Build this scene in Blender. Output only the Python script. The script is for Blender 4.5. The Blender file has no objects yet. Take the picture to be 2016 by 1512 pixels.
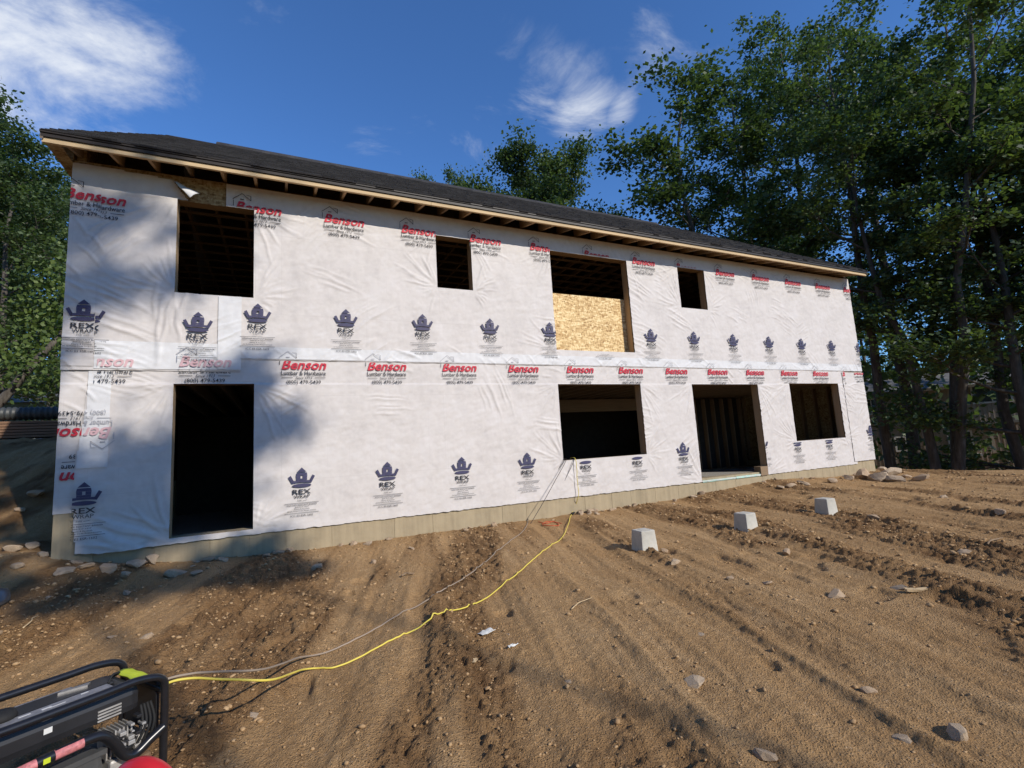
import bpy, bmesh, math, random
import numpy as np
from mathutils import Vector, Matrix

# ------------------------------------------------------------------ camera, sky, sun
C = bpy.context.scene.collection
SC = bpy.context.scene
S = 1.22                                   # metres per print repeat on the wrap
FPX, YAW, PITCH, ROLL, DIST = 956.12, 0.44705, 0.12928, -0.06076, 6.378*S
EYE = 1.5
cam_d = bpy.data.cameras.new('camera')
cam = bpy.data.objects.new('camera', cam_d); C.objects.link(cam)
cam_d.sensor_width = 36; cam_d.lens = FPX/2016*36; cam_d.clip_start = 0.05; cam_d.clip_end = 2000
_f = np.array([math.sin(YAW)*math.cos(PITCH), math.cos(YAW)*math.cos(PITCH), math.sin(PITCH)])
_r0 = np.array([math.cos(YAW), -math.sin(YAW), 0.0]); _u0 = np.cross(_r0, _f)
_r = math.cos(ROLL)*_r0+math.sin(ROLL)*_u0; _u = -math.sin(ROLL)*_r0+math.cos(ROLL)*_u0
CAMP = np.array([0, -DIST, EYE])
m = Matrix.Identity(4)
for i in range(3):
    m[i][0] = _r[i]; m[i][1] = _u[i]; m[i][2] = -_f[i]; m[i][3] = CAMP[i]
cam.matrix_world = m
SC.camera = cam
SC.cycles.max_bounces = 6; SC.cycles.diffuse_bounces = 3; SC.cycles.glossy_bounces = 2; SC.cycles.transmission_bounces = 3; SC.cycles.caustics_reflective = False; SC.cycles.caustics_refractive = False

SUN_AZ, SUN_EL = math.radians(26), math.radians(30.3)     # azimuth from the wall normal towards the right
SUNV = np.array([math.sin(SUN_AZ)*math.cos(SUN_EL), -math.cos(SUN_AZ)*math.cos(SUN_EL), math.sin(SUN_EL)])
SC.view_settings.view_transform = 'Standard'; SC.view_settings.look = 'None'
SC.view_settings.exposure = 0.2; SC.view_settings.gamma = 1.0
sun_d = bpy.data.lights.new('sun', 'SUN'); sun_d.energy = 3.9; sun_d.angle = math.radians(0.55); sun_d.color = (1.0, 0.93, 0.83)
sun = bpy.data.objects.new('sun', sun_d); C.objects.link(sun)
sun.rotation_euler = Vector(-SUNV).to_track_quat('-Z', 'Y').to_euler(); sun.location = (20, -40, 30)

def ray(x, y):
    v = _r*((x-1008)/FPX)-_u*((y-756)/FPX)+_f
    return v
def on_wall(x, y, Y=0.0):
    v = ray(x, y); t = (Y+DIST)/v[1]; return CAMP+v*t
def at_depth(x, y, D):                     # point at camera depth D metres
    return CAMP+ray(x, y)*D
def at_z(x, y, z):
    v = ray(x, y); return CAMP+v*((z-EYE)/v[2])

W = bpy.data.worlds.new('World'); SC.world = W; W.use_nodes = True
def build_world():
    nt = W.node_tree; N = nt.nodes; L = nt.links
    N.clear()
    out = N.new('ShaderNodeOutputWorld'); bg = N.new('ShaderNodeBackground'); bg.inputs[1].default_value = 0.11
    sky = N.new('ShaderNodeTexSky'); sky.sky_type = 'NISHITA'; sky.sun_disc = False
    sky.sun_elevation = SUN_EL; sky.sun_rotation = math.pi-SUN_AZ
    sky.altitude = 300; sky.air_density = 1.0; sky.dust_density = 0.0; sky.ozone_density = 2.0
    tc = N.new('ShaderNodeTexCoord'); nrm = N.new('ShaderNodeVectorMath'); nrm.operation = 'NORMALIZE'
    L.new(tc.outputs['Generated'], nrm.inputs[0])
    # flatten direction to a cloud sheet: v / (z + .25)
    sep = N.new('ShaderNodeSeparateXYZ'); L.new(nrm.outputs[0], sep.inputs[0])
    zz = N.new('ShaderNodeMath'); zz.operation = 'MAXIMUM'; zz.inputs[1].default_value = 0.0; L.new(sep.outputs[2], zz.inputs[0])
    za = N.new('ShaderNodeMath'); za.inputs[1].default_value = 0.18; L.new(zz.outputs[0], za.inputs[0])
    dv = N.new('ShaderNodeVectorMath'); dv.operation = 'DIVIDE'
    cmb = N.new('ShaderNodeCombineXYZ')
    for i in range(3): L.new(za.outputs[0], cmb.inputs[i])
    L.new(nrm.outputs[0], dv.inputs[0]); L.new(cmb.outputs[0], dv.inputs[1])
    mp = N.new('ShaderNodeMapping'); mp.inputs['Rotation'].default_value = (0, 0, math.radians(-35)); mp.inputs['Scale'].default_value = (1.0, 1.7, 1)
    L.new(dv.outputs[0], mp.inputs[0])
    n1 = N.new('ShaderNodeTexNoise'); n1.inputs['Scale'].default_value = 2.6; n1.inputs['Detail'].default_value = 9; n1.inputs['Roughness'].default_value = 0.62; n1.inputs['Distortion'].default_value = 0.6
    L.new(mp.outputs[0], n1.inputs['Vector'])
    # where clouds gather: a few banks of cirrus, plus thin wisps everywhere
    def bank(px, py, rad, amp):
        d = Vector(ray(px, py)).normalized()
        ds = N.new('ShaderNodeVectorMath'); ds.operation = 'DISTANCE'; ds.inputs[1].default_value = d
        L.new(nrm.outputs[0], ds.inputs[0])
        mr = N.new('ShaderNodeMapRange'); mr.interpolation_type = 'SMOOTHSTEP'
        mr.inputs[1].default_value = rad; mr.inputs[2].default_value = 0.0; mr.inputs[3].default_value = 0; mr.inputs[4].default_value = amp
        L.new(ds.outputs[1], mr.inputs[0]); return mr.outputs[0]
    outs = [bank(*a) for a in ((120, 110, .22, .40), (-60, 60, .22, .34), (260, 160, .15, .26), (1080, 120, .14, .27), (1150, 185, .12, .28), (1225, 220, .06, .28), (1030, 80, .11, .22),
                               (1270, 85, .13, .15), (1330, 60, .14, .12), (960, 315, .10, .15), (730, 300, .10, .09))]
    acc = outs[0]
    for o in outs[1:]:
        a = N.new('ShaderNodeMath'); a.operation = 'MAXIMUM'; L.new(acc, a.inputs[0]); L.new(o, a.inputs[1]); acc = a.outputs[0]
    sm = N.new('ShaderNodeMath'); L.new(n1.outputs[0], sm.inputs[0]); L.new(acc, sm.inputs[1])
    cr = N.new('ShaderNodeMapRange'); cr.interpolation_type = 'SMOOTHSTEP'
    cr.inputs[1].default_value = 0.60; cr.inputs[2].default_value = 1.02; cr.inputs[3].default_value = 0; cr.inputs[4].default_value = 0.92
    L.new(sm.outputs[0], cr.inputs[0])
    tint = N.new('ShaderNodeMix'); tint.data_type = 'RGBA'; tint.blend_type = 'MULTIPLY'; tint.inputs[0].default_value = 1
    L.new(sky.outputs[0], tint.inputs[6]); tint.inputs[7].default_value = (0.60, 0.98, 1.46, 1)
    mx = N.new('ShaderNodeMix'); mx.data_type = 'RGBA'
    L.new(cr.outputs[0], mx.inputs[0]); L.new(tint.outputs[2], mx.inputs[6]); mx.inputs[7].default_value = (7.2, 7.5, 7.9, 1)
    L.new(mx.outputs[2], bg.inputs[0]); L.new(bg.outputs[0], out.inputs[0])
build_world()

# ------------------------------------------------------------------ helpers
rng = np.random.default_rng(7); rnd = random.Random(11)
_hr = np.random.default_rng(99); _HT = _hr.random(65536).astype(np.float64)
def _h(ix, iy, seed):
    return _HT[(ix*73856093 ^ iy*19349663 ^ seed*83492791) & 65535]
def vnoise(x, y, seed=0):
    ix = np.floor(x).astype(np.int64); iy = np.floor(y).astype(np.int64)
    fx = x-ix; fy = y-iy; fx = fx*fx*(3-2*fx); fy = fy*fy*(3-2*fy)
    a = _h(ix, iy, seed); b = _h(ix+1, iy, seed); c = _h(ix, iy+1, seed); d = _h(ix+1, iy+1, seed)
    return (a*(1-fx)+b*fx)*(1-fy)+(c*(1-fx)+d*fx)*fy
def fbm(x, y, seed=0, o=4, g=0.5):
    s = 0; a = 1; t = 0
    for k in range(o):
        s = s+a*vnoise(x*2**k+k*17.3, y*2**k-k*9.1, seed+k); t += a; a *= g
    return s/t
def sst(a, b, x):
    t = np.clip((x-a)/(b-a), 0, 1); return t*t*(3-2*t)

def link(name, me, mat=None, parent=None):
    o = bpy.data.objects.new(name, me); C.objects.link(o)
    if mat is not None and me is not None and len(me.materials) == 0: me.materials.append(mat)
    if parent is not None: o.parent = parent
    return o
def tag(o, label=None, cat=None, group=None, kind=None):
    if label: o['label'] = label
    if cat: o['category'] = cat
    if group: o['group'] = group
    if kind: o['kind'] = kind
    return o
def empty(name, loc=(0, 0, 0), label=None, cat=None, group=None):
    o = bpy.data.objects.new(name, None); o.location = loc; C.objects.link(o); o.empty_display_size = 0.2
    return tag(o, label, cat, group)
def mesh_np(name, v, f, smooth=False):
    v = np.asarray(v, np.float32); f = np.asarray(f, np.int32); k = f.shape[1]
    me = bpy.data.meshes.new(name)
    me.vertices.add(len(v)); me.vertices.foreach_set('co', v.ravel())
    me.loops.add(f.size); me.loops.foreach_set('vertex_index', f.ravel())
    me.polygons.add(len(f)); me.polygons.foreach_set('loop_start', np.arange(0, f.size, k, dtype=np.int32))
    try: me.polygons.foreach_set('loop_total', np.full(len(f), k, np.int32))
    except Exception: pass
    if smooth: me.polygons.foreach_set('use_smooth', np.ones(len(f), bool))
    me.update(calc_edges=True); me.validate()
    return me
class MB:
    """collects shapes for ONE mesh"""
    def __init__(s): s.v = []; s.f = []; s.sm = []
    def add(s, v, f, sm=False):
        n = len(s.v); s.v += [tuple(p) for p in v]; s.f += [tuple(i+n for i in q) for q in f]; s.sm += [sm]*len(f); return s
    def box(s, x0, x1, y0, y1, z0, z1):
        v = [(x0, y0, z0), (x1, y0, z0), (x1, y1, z0), (x0, y1, z0), (x0, y0, z1), (x1, y0, z1), (x1, y1, z1), (x0, y1, z1)]
        return s.add(v, [(0, 3, 2, 1), (4, 5, 6, 7), (0, 1, 5, 4), (1, 2, 6, 5), (2, 3, 7, 6), (3, 0, 4, 7)])
    def bar(s, a, b, w, h, up=(0, 0, 1)):           # rectangular bar a->b
        a = Vector(a); b = Vector(b); d = (b-a).normalized(); u = Vector(up); r = d.cross(u).normalized(); u = r.cross(d).normalized()
        v = []
        for p in (a, b):
            for (i, j) in ((-1, -1), (1, -1), (1, 1), (-1, 1)): v.append(p+r*(w/2*i)+u*(h/2*j))
        return s.add(v, [(3, 2, 1, 0), (4, 5, 6, 7), (0, 1, 5, 4), (1, 2, 6, 5), (2, 3, 7, 6), (3, 0, 4, 7)])
    def tube(s, pts, rad, n=8, cap=True):
        pts = [Vector(p) for p in pts]; k = len(pts)
        if not hasattr(rad, '__len__'): rad = [rad]*k
        d0 = (pts[1]-pts[0]).normalized(); up = Vector((0, 0, 1)) if abs(d0.z) < 0.9 else Vector((1, 0, 0))
        r = d0.cross(up).normalized(); v = []
        for i, p in enumerate(pts):
            d = (pts[min(i+1, k-1)]-pts[max(i-1, 0)]).normalized()
            r = (r-d*r.dot(d)).normalized(); u = d.cross(r)
            for j in range(n):
                t = 2*math.pi*j/n; v.append(p+(r*math.cos(t)+u*math.sin(t))*rad[i])
        f = [(i*n+j, i*n+(j+1) % n, (i+1)*n+(j+1) % n, (i+1)*n+j) for i in range(k-1) for j in range(n)]
        if cap: f += [tuple(range(n-1, -1, -1)), tuple(range((k-1)*n, k*n))]
        return s.add(v, f, True)
    def lathe(s, prof, o=(0, 0, 0), ax=(0, 0, 1), n=16):
        ax = Vector(ax).normalized(); t = Vector((1, 0, 0)) if abs(ax.x) < .9 else Vector((0, 1, 0)); a = ax.cross(t).normalized(); b = ax.cross(a); o = Vector(o)
        v = [o+ax*h+(a*math.cos(2*math.pi*j/n)+b*math.sin(2*math.pi*j/n))*r for r, h in prof for j in range(n)]
        f = [(i*n+j, i*n+(j+1) % n, (i+1)*n+(j+1) % n, (i+1)*n+j) for i in range(len(prof)-1) for j in range(n)]
        return s.add(v, f, True)
    def prism(s, poly, ax, a, b):                    # polygon in the other two axes, extruded a..b along ax
        def P(q, t):
            return {'x': (t, q[0], q[1]), 'y': (q[0], t, q[1]), 'z': (q[0], q[1], t)}[ax]
        n = len(poly); v = [P(q, a) for q in poly]+[P(q, b) for q in poly]
        return s.add(v, [tuple(range(n)), tuple(range(2*n-1, n-1, -1))]+[(i, n+i, n+(i+1) % n, (i+1) % n) for i in range(n)])
    def mesh(s, name, bevel=0):
        me = bpy.data.meshes.new(name); me.from_pydata(s.v, [], s.f)
        bm = bmesh.new(); bm.from_mesh(me)
        bmesh.ops.recalc_face_normals(bm, faces=bm.faces)
        if bevel:
            bmesh.ops.bevel(bm, geom=[e for e in bm.edges if len(e.link_faces) == 2 and e.calc_face_angle(0) > 0.5], offset=bevel, segments=2, affect='EDGES', profile=0.6)
        bm.to_mesh(me); bm.free()
        if not bevel and any(s.sm): me.polygons.foreach_set('use_smooth', s.sm)
        me.update(); return me
    def build(s, name, mat, parent=None, bevel=0, loc=None):
        o = link(name, s.mesh(name, bevel), mat, parent)
        if loc is not None: o.location = loc
        return o

# ------------------------------------------------------------------ materials
class NT:
    def __init__(s, name):
        s.m = bpy.data.materials.new(name); s.m.use_nodes = True; s.t = s.m.node_tree; s.N = s.t.nodes; s.L = s.t.links
        s.b = s.N['Principled BSDF']; s.tc = s.N.new('ShaderNodeTexCoord'); s.co = s.tc.outputs['Object']
    def mapping(s, scale=(1, 1, 1), rot=(0, 0, 0), src=None):
        n = s.N.new('ShaderNodeMapping'); n.inputs['Scale'].default_value = scale; n.inputs['Rotation'].default_value = rot
        s.L.new(src or s.co, n.inputs[0]); return n.outputs[0]
    def noise(s, scale, detail=4, rough=.55, vec=None, dist=0):
        n = s.N.new('ShaderNodeTexNoise'); n.inputs['Scale'].default_value = scale; n.inputs['Detail'].default_value = detail
        n.inputs['Roughness'].default_value = rough; n.inputs['Distortion'].default_value = dist
        s.L.new(vec or s.co, n.inputs['Vector']); return n.outputs[0]
    def voro(s, scale, vec=None, out='Distance', feat='F1', rand=1):
        n = s.N.new('ShaderNodeTexVoronoi'); n.feature = feat; n.inputs['Scale'].default_value = scale; n.inputs['Randomness'].default_value = rand
        s.L.new(vec or s.co, n.inputs['Vector']); return n.outputs[out]
    def ramp(s, fac, stops):
        n = s.N.new('ShaderNodeValToRGB'); e = n.color_ramp.elements
        while len(e) < len(stops): e.new(0.5)
        for q, (p, c) in zip(e, stops): q.position = p; q.color = (c[0], c[1], c[2], 1) if hasattr(c, '__len__') else (c, c, c, 1)
        s.L.new(fac, n.inputs[0]); return n.outputs[0]
    def mix(s, fac, a, b, blend='MIX'):
        n = s.N.new('ShaderNodeMix'); n.data_type = 'RGBA'; n.blend_type = blend
        for i, q in ((0, fac), (6, a), (7, b)):
            if isinstance(q, (int, float)): n.inputs[i].default_value = q if i == 0 else (q, q, q, 1)
            elif isinstance(q, tuple): n.inputs[i].default_value = q+(1,) if len(q) == 3 else q
            else: s.L.new(q, n.inputs[i])
        return n.outputs[2]
    def math(s, op, a, b=0.0):
        n = s.N.new('ShaderNodeMath'); n.operation = op
        for i, q in ((0, a), (1, b)):
            if isinstance(q, (int, float)): n.inputs[i].default_value = q
            else: s.L.new(q, n.inputs[i])
        return n.outputs[0]
    def island(s):
        g = s.N.new('ShaderNodeNewGeometry'); return g.outputs['Random Per Island']
    def objrand(s):
        g = s.N.new('ShaderNodeObjectInfo'); return g.outputs['Random']
    def bump(s, h, strength, dist=0.01, prev=None):
        n = s.N.new('ShaderNodeBump'); n.inputs['Strength'].default_value = strength; n.inputs['Distance'].default_value = dist
        s.L.new(h, n.inputs['Height'])
        if prev is not None: s.L.new(prev, n.inputs['Normal'])
        s.L.new(n.outputs[0], s.b.inputs['Normal']); return n.outputs[0]
    def color(s, c):
        if isinstance(c, tuple): s.b.inputs['Base Color'].default_value = c+(1,) if len(c) == 3 else c
        else: s.L.new(c, s.b.inputs['Base Color'])
        return s
    def rough(s, r, spec=0.4, metal=0):
        if isinstance(r, (int, float)): s.b.inputs['Roughness'].default_value = r
        else: s.L.new(r, s.b.inputs['Roughness'])
        s.b.inputs['Specular IOR Level'].default_value = spec; s.b.inputs['Metallic'].default_value = metal; return s

def simple(name, c, r=0.6, spec=0.35, metal=0, var=0.25, scale=8, bump=0, bscale=40):
    t = NT(name)
    n = t.noise(scale, 5, .6)
    lo = tuple(x*(1-var) for x in c); hi = tuple(min(1, x*(1+var)) for x in c)
    t.color(t.ramp(n, [(.25, lo), (.75, hi)])).rough(r, spec, metal)
    if bump: t.bump(t.noise(bscale, 4, .6), bump, .01)
    return t.m

M = {}
def dirt():
    t = NT('dirt')
    big = t.noise(.55, 4, .6); strk = t.noise(1.0, 5, .6, t.mapping((3.2, .35, 1), (0, 0, math.radians(-16))))
    fine = t.noise(14, 6, .7); spk = t.noise(70, 3, .7)
    a = t.ramp(t.math('ADD', t.math('MULTIPLY', big, .45), t.math('MULTIPLY', strk, .55)), [(.33, (.395, .230, .100)), (.5, (.52, .325, .154)), (.68, (.61, .41, .215))])
    a = t.mix(t.ramp(t.noise(45, 4, .75), [(.44, .0), (.62, .42)]), a, (.27, .160, .078))
    a = t.mix(t.ramp(fine, [(.35, .0), (.62, .55)]), a, (.405, .24, .105))
    a = t.mix(t.ramp(spk, [(.6, 0.), (.72, .75)]), a, (.60, .47, .33))
    at = t.N.new('ShaderNodeAttribute'); at.attribute_name = 'loose'
    a = t.mix(t.math('MULTIPLY', at.outputs['Fac'], t.ramp(t.noise(2.2, 4, .6), [(.3, .35), (.65, .95)])), a, (.19, .104, .046))
    v = t.voro(26, out='Distance'); peb = t.ramp(v, [(.0, 1.), (.13, 0.)]); sel = t.ramp(t.noise(9, 2), [(.56, 0.), (.6, 1.)])
    a = t.mix(t.math('MULTIPLY', t.math('MULTIPLY', peb, sel), .8), a, (.62, .52, .40))
    t.color(a).rough(.95, .12)
    h = t.math('ADD', t.math('MULTIPLY', t.noise(30, 6, .75), .7), t.math('MULTIPLY', t.noise(110, 4, .7), .35))
    cr = t.ramp(t.voro(75), [(.0, 1.), (.5, 0.)]); h = t.math('ADD', h, t.math('MULTIPLY', cr, .30))
    p = t.bump(h, 1.0, .042)
    t.bump(peb, .35, .01, p)
    return t.m
M['dirt'] = dirt()
def wrapmat():
    t = NT('house_wrap')
    n = t.noise(1.7, 6, .62); n2 = t.noise(9, 5, .7)
    f = t.math('ADD', t.math('MULTIPLY', n, .6), t.math('MULTIPLY', n2, .4))
    c = t.ramp(f, [(.3, (.505, .468, .445)), (.5, (.590, .548, .515)), (.7, (.64, .605, .585))])
    # scrim threads and the panel joints that show through the sheet
    br = t.N.new('ShaderNodeTexBrick'); br.offset = .5; br.inputs['Scale'].default_value = 1; br.inputs['Brick Width'].default_value = 2.44; br.inputs['Row Height'].default_value = 1.22
    br.inputs['Mortar Size'].default_value = .006; br.inputs['Mortar Smooth'].default_value = .5
    br.inputs['Color1'].default_value = (0, 0, 0, 1); br.inputs['Color2'].default_value = (0, 0, 0, 1); br.inputs['Mortar'].default_value = (1, 1, 1, 1)
    t.L.new(t.mapping((1, 1, 1), (math.radians(-90), 0, 0)), br.inputs['Vector'])
    c = t.mix(t.math('MULTIPLY', br.outputs['Color'], .16), c, (.42, .38, .35))
    b2 = t.N.new('ShaderNodeTexBrick'); b2.offset = .0; b2.inputs['Scale'].default_value = 1; b2.inputs['Brick Width'].default_value = .31; b2.inputs['Row Height'].default_value = .61
    b2.inputs['Mortar Size'].default_value = .003; b2.inputs['Mortar Smooth'].default_value = .5
    b2.inputs['Color1'].default_value = (0, 0, 0, 1); b2.inputs['Color2'].default_value = (0, 0, 0, 1); b2.inputs['Mortar'].default_value = (1, 1, 1, 1)
    t.L.new(t.mapping((1, 1, 1), (math.radians(-90), 0, 0)), b2.inputs['Vector'])
    c = t.mix(t.math('MULTIPLY', b2.outputs['Color'], t.ramp(n, [(.45, 0.), (.6, .28)])), c, (.45, .41, .39))
    t.color(c).rough(.62, .28)
    t.bump(t.noise(55, 4, .7), .12, .004)
    return t.m
M['wrap'] = wrapmat()
def lapmat():
    t = NT('house_wrap_double_layer')
    n = t.noise(6, 5, .7)
    t.color(t.ramp(n, [(.3, (.60, .59, .585)), (.7, (.67, .665, .66))])).rough(.6, .3); t.bump(t.noise(55, 4, .7), .12, .004)
    return t.m
M['lap'] = lapmat()
M['ink_red'] = simple('red_ink', (.52, .03, .05), .55, .3, var=.15, scale=20)
M['ink_black'] = simple('black_ink', (.03, .03, .035), .55, .3, var=.3, scale=20)
M['ink_navy'] = simple('navy_ink', (.055, .052, .105), .55, .3, var=.2, scale=10)
M['ink_grey'] = simple('faded_black_ink', (.42, .41, .42), .6, .3, var=.1)
M['ink_pink'] = simple('faded_red_ink', (.62, .40, .41), .6, .3, var=.1)
def concrete(name, c, streak=True):
    t = NT(name)
    n = t.noise(3.0, 6, .65); st = t.noise(1.0, 5, .6, t.mapping((14, 14, .8)))
    f = t.math('ADD', t.math('MULTIPLY', n, .5), t.math('MULTIPLY', st, .5)) if streak else n
    col = t.ramp(f, [(.3, tuple(x*.72 for x in c)), (.5, c), (.72, tuple(min(1, x*1.2) for x in c))])
    pit = t.ramp(t.voro(22), [(.0, 1.), (.1, 0.)])
    col = t.mix(t.math('MULTIPLY', pit, .35), col, tuple(x*.45 for x in c))
    col = t.mix(t.math('MULTIPLY', t.objrand(), .14), col, tuple(x*.75 for x in c))
    t.color(col).rough(.85, .2)
    t.bump(t.math('SUBTRACT', t.noise(25, 5, .7), pit), .25, .008)
    return t.m
M['concrete'] = concrete('tan_concrete', (.365, .295, .19))
M['pier'] = concrete('grey_concrete', (.50, .475, .41), False)
def wood(name, c, grain=(1.2, 26, 26), r=.7, knots=True):
    t = NT(name)
    n = t.noise(1.6, 5, .6, t.mapping(grain)); q = t.noise(.9, 3)
    f = t.math('ADD', t.math('MULTIPLY', n, .6), t.math('MULTIPLY', q, .4))
    col = t.ramp(f, [(.3, tuple(x*.68 for x in c)), (.55, c), (.75, tuple(min(1, x*1.16) for x in c))])
    if knots:
        k = t.ramp(t.voro(2.6, t.mapping((1, 3, 3))), [(.0, 1.), (.06, 0.)])
        col = t.mix(t.math('MULTIPLY', k, .7), col, tuple(x*.3 for x in c))
    col = t.mix(t.math('MULTIPLY', t.objrand(), .3), col, tuple(x*.7 for x in c))
    t.color(col).rough(r, .25); t.bump(n, .12, .004)
    return t.m
M['pine'] = wood('fresh_pine', (.60, .44, .25))
M['pine_y'] = wood('fresh_pine_upright', (.50, .34, .19), (26, 26, 1.2))
M['framing'] = wood('framing_lumber', (.27, .185, .11))
M['framing_z'] = wood('framing_lumber_upright', (.30, .20, .12), (26, 26, 1.2))
M['board_grey'] = wood('weathered_board', (.17, .135, .10))
def osb(name='osb_board', k=1.0):
    t = NT(name)
    def layer(sc, rot, st): return t.voro(sc, t.mapping(st, (0, rot, 0)), 'Color')
    v = t.voro(26, t.mapping((.55, 1, 1.6), (0, math.radians(12), 0)), 'Color'); v2 = t.voro(34, t.mapping((1.5, 1, .6), (0, math.radians(38), 0)), 'Color')
    s1 = t.N.new('ShaderNodeSeparateColor'); t.L.new(v, s1.inputs[0]); s2 = t.N.new('ShaderNodeSeparateColor'); t.L.new(v2, s2.inputs[0])
    f = t.math('ADD', t.math('MULTIPLY', s1.outputs[0], .6), t.math('MULTIPLY', s2.outputs[1], .4))
    col = t.ramp(f, [(.1, (.27*k, .155*k, .06*k)), (.3, (.45*k, .29*k, .13*k)), (.6, (.60*k, .43*k, .21*k)), (.85, (.73*k, .58*k, .33*k))])
    col = t.mix(t.ramp(t.noise(60, 3, .7, t.mapping((.3, 1, 1.5))), [(.62, 0.), (.7, .8)]), col, (.14*k, .075*k, .03*k))
    t.color(col).rough(.75, .25); t.bump(f, .25, .004)
    return t.m
M['osb'] = osb('osb_board', 1.18)
M['osb_dull'] = osb('weathered_osb_sheathing', .55)
def shingle():
    t = NT('asphalt_shingle')
    cell = t.voro(3.2, t.mapping((1, 1, .01)), 'Color')
    br = t.N.new('ShaderNodeTexBrick'); br.inputs['Scale'].default_value = 1; br.inputs['Brick Width'].default_value = .21; br.inputs['Row Height'].default_value = .145; br.offset = .37
    br.inputs['Mortar Size'].default_value = .004; br.inputs['Color1'].default_value = (.020, .019, .021, 1); br.inputs['Color2'].default_value = (.058, .056, .058, 1); br.inputs['Mortar'].default_value = (.015, .015, .015, 1)
    t.L.new(t.co, br.inputs['Vector'])
    c = t.mix(t.ramp(t.noise(130, 2, .8), [(.4, 0.), (.7, .6)]), br.outputs['Color'], (.085, .083, .086))
    t.color(c).rough(.9, .2); t.bump(t.noise(150, 3, .8), .5, .006)
    return t.m
M['shingle'] = shingle()
M['dark_trim'] = simple('dark_brown_trim', (.030, .024, .020), .5, .3, var=.2)
M['black_plastic'] = simple('black_plastic', (.018, .018, .02), .42, .4, var=.3)
M['black_tube'] = simple('black_powder_coat', (.012, .012, .014), .28, .5, var=.3, scale=30)
M['black_rubber'] = simple('black_rubber', (.02, .02, .02), .7, .2)
M['steel'] = simple('dull_steel', (.42, .41, .40), .38, .5, .85, var=.3, scale=20)
M['alu'] = simple('cast_aluminium', (.45, .43, .40), .5, .5, .5, var=.3, scale=25)
M['tape'] = simple('yellow_green_tape', (.52, .60, .03), .5, .4, var=.12)
M['red_plastic'] = simple('red_plastic', (.50, .016, .022), .38, .45, var=.1)
M['sticker'] = simple('white_sticker', (.62, .62, .60), .5, .4, var=.1)
M['sticker_grey'] = simple('grey_sticker', (.20, .20, .21), .45, .4, var=.3, scale=40)
M['sticker_red'] = simple('red_warning_sticker', (.50, .17, .17), .5, .4, var=.5, scale=60)
M['dark_grey'] = simple('dark_grey_paint', (.07, .07, .068), .5, .4, var=.3)
M['brown_paint'] = simple('brown_housing', (.16, .10, .06), .6, .3)
M['yellow_cord'] = simple('yellow_cord_jacket', (.68, .55, .09), .55, .4, var=.15, scale=3)
M['grey_cord'] = simple('dusty_grey_cord_jacket', (.28, .22, .165), .7, .3, var=.25, scale=2)
M['black_cord'] = simple('black_cord_jacket', (.035, .032, .03), .6, .3)
M['orange_cord'] = simple('orange_cord_jacket', (.55, .10, .04), .6, .3)
M['foam'] = simple('mint_foam_board', (.42, .62, .53), .8, .2, var=.1, scale=20)
M['gravel'] = simple('grey_gravel', (.33, .32, .30), .9, .2, var=.6, scale=40, bump=.9, bscale=40)
def stone(name, cs, cut=(.2, .9)):
    t = NT(name)
    n = t.noise(9, 6, .65)
    col = t.ramp(n, [(.3, cs[0]), (.52, cs[1]), (.7, cs[2])])
    col = t.mix(t.ramp(t.math('ADD', t.math('MULTIPLY', t.objrand(), .4), t.math('MULTIPLY', t.island(), .6)), [(cut[0], 0.), (cut[1], .85)]), col, cs[3])
    t.color(col).rough(.88, .2); t.bump(t.noise(30, 5, .7), .5, .02)
    return t.m
M['stone'] = stone('field_stone', [(.34, .26, .18), (.49, .40, .29), (.60, .52, .40), (.40, .28, .175)])
M['clod'] = stone('soil_clods', [(.30, .185, .09), (.41, .265, .135), (.50, .345, .19), (.66, .56, .43)], (.66, .70))
def bark():
    t = NT('bark')
    n = t.noise(3, 6, .7, t.mapping((3, 3, .6)))
    t.color(t.ramp(n, [(.3, (.05, .042, .034)), (.55, (.10, .088, .075)), (.75, (.19, .175, .155))])).rough(.9, .15); t.bump(n, .7, .03)
    return t.m
M['bark'] = bark()
def leaf(name, a, b, c, tr=.35):
    t = NT(name)
    n = t.noise(.55, 3, .6); isl = t.island()
    f = t.math('ADD', t.math('MULTIPLY', n, .55), t.math('MULTIPLY', isl, .45))
    col = t.ramp(f, [(.25, a), (.5, b), (.78, c)])
    t.color(col).rough(.48, .35)
    tl = t.N.new('ShaderNodeBsdfTranslucent'); t.L.new(t.mix(1.0, col, (1.35, 1.5, .55), 'MULTIPLY'), tl.inputs[0])
    ms = t.N.new('ShaderNodeMixShader'); ms.inputs[0].default_value = tr
    t.L.new(t.b.outputs[0], ms.inputs[1]); t.L.new(tl.outputs[0], ms.inputs[2]); t.L.new(ms.outputs[0], t.N['Material Output'].inputs[0])
    return t.m
M['leaf_dark'] = leaf('maple_leaves', (.043, .070, .032), (.074, .112, .046), (.13, .175, .068))
M['leaf_oak'] = leaf('oak_leaves', (.042, .072, .026), (.070, .110, .038), (.11, .155, .055))
M['leaf_yellow'] = leaf('light_green_leaves', (.06, .096, .026), (.105, .155, .042), (.17, .22, .064))
M['siding_brown'] = wood('brown_siding', (.40, .33, .26), (26, 26, .8), .8, False)
M['roof_grey'] = simple('grey_roofing', (.16, .155, .15), .9, .2, var=.3, scale=5)
M['white_trim'] = simple('white_trim', (.62, .60, .56), .6, .3, var=.12)
M['pale_block'] = simple('pale_block_wall', (.38, .35, .30), .9, .2, var=.2)
M['sage'] = simple('sage_siding', (.13, .16, .12), .8, .2, var=.15)
def glass():
    t = NT('window_glass'); t.color((.05, .06, .065)).rough(.06, .8); return t.m
M['glass'] = glass()
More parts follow.
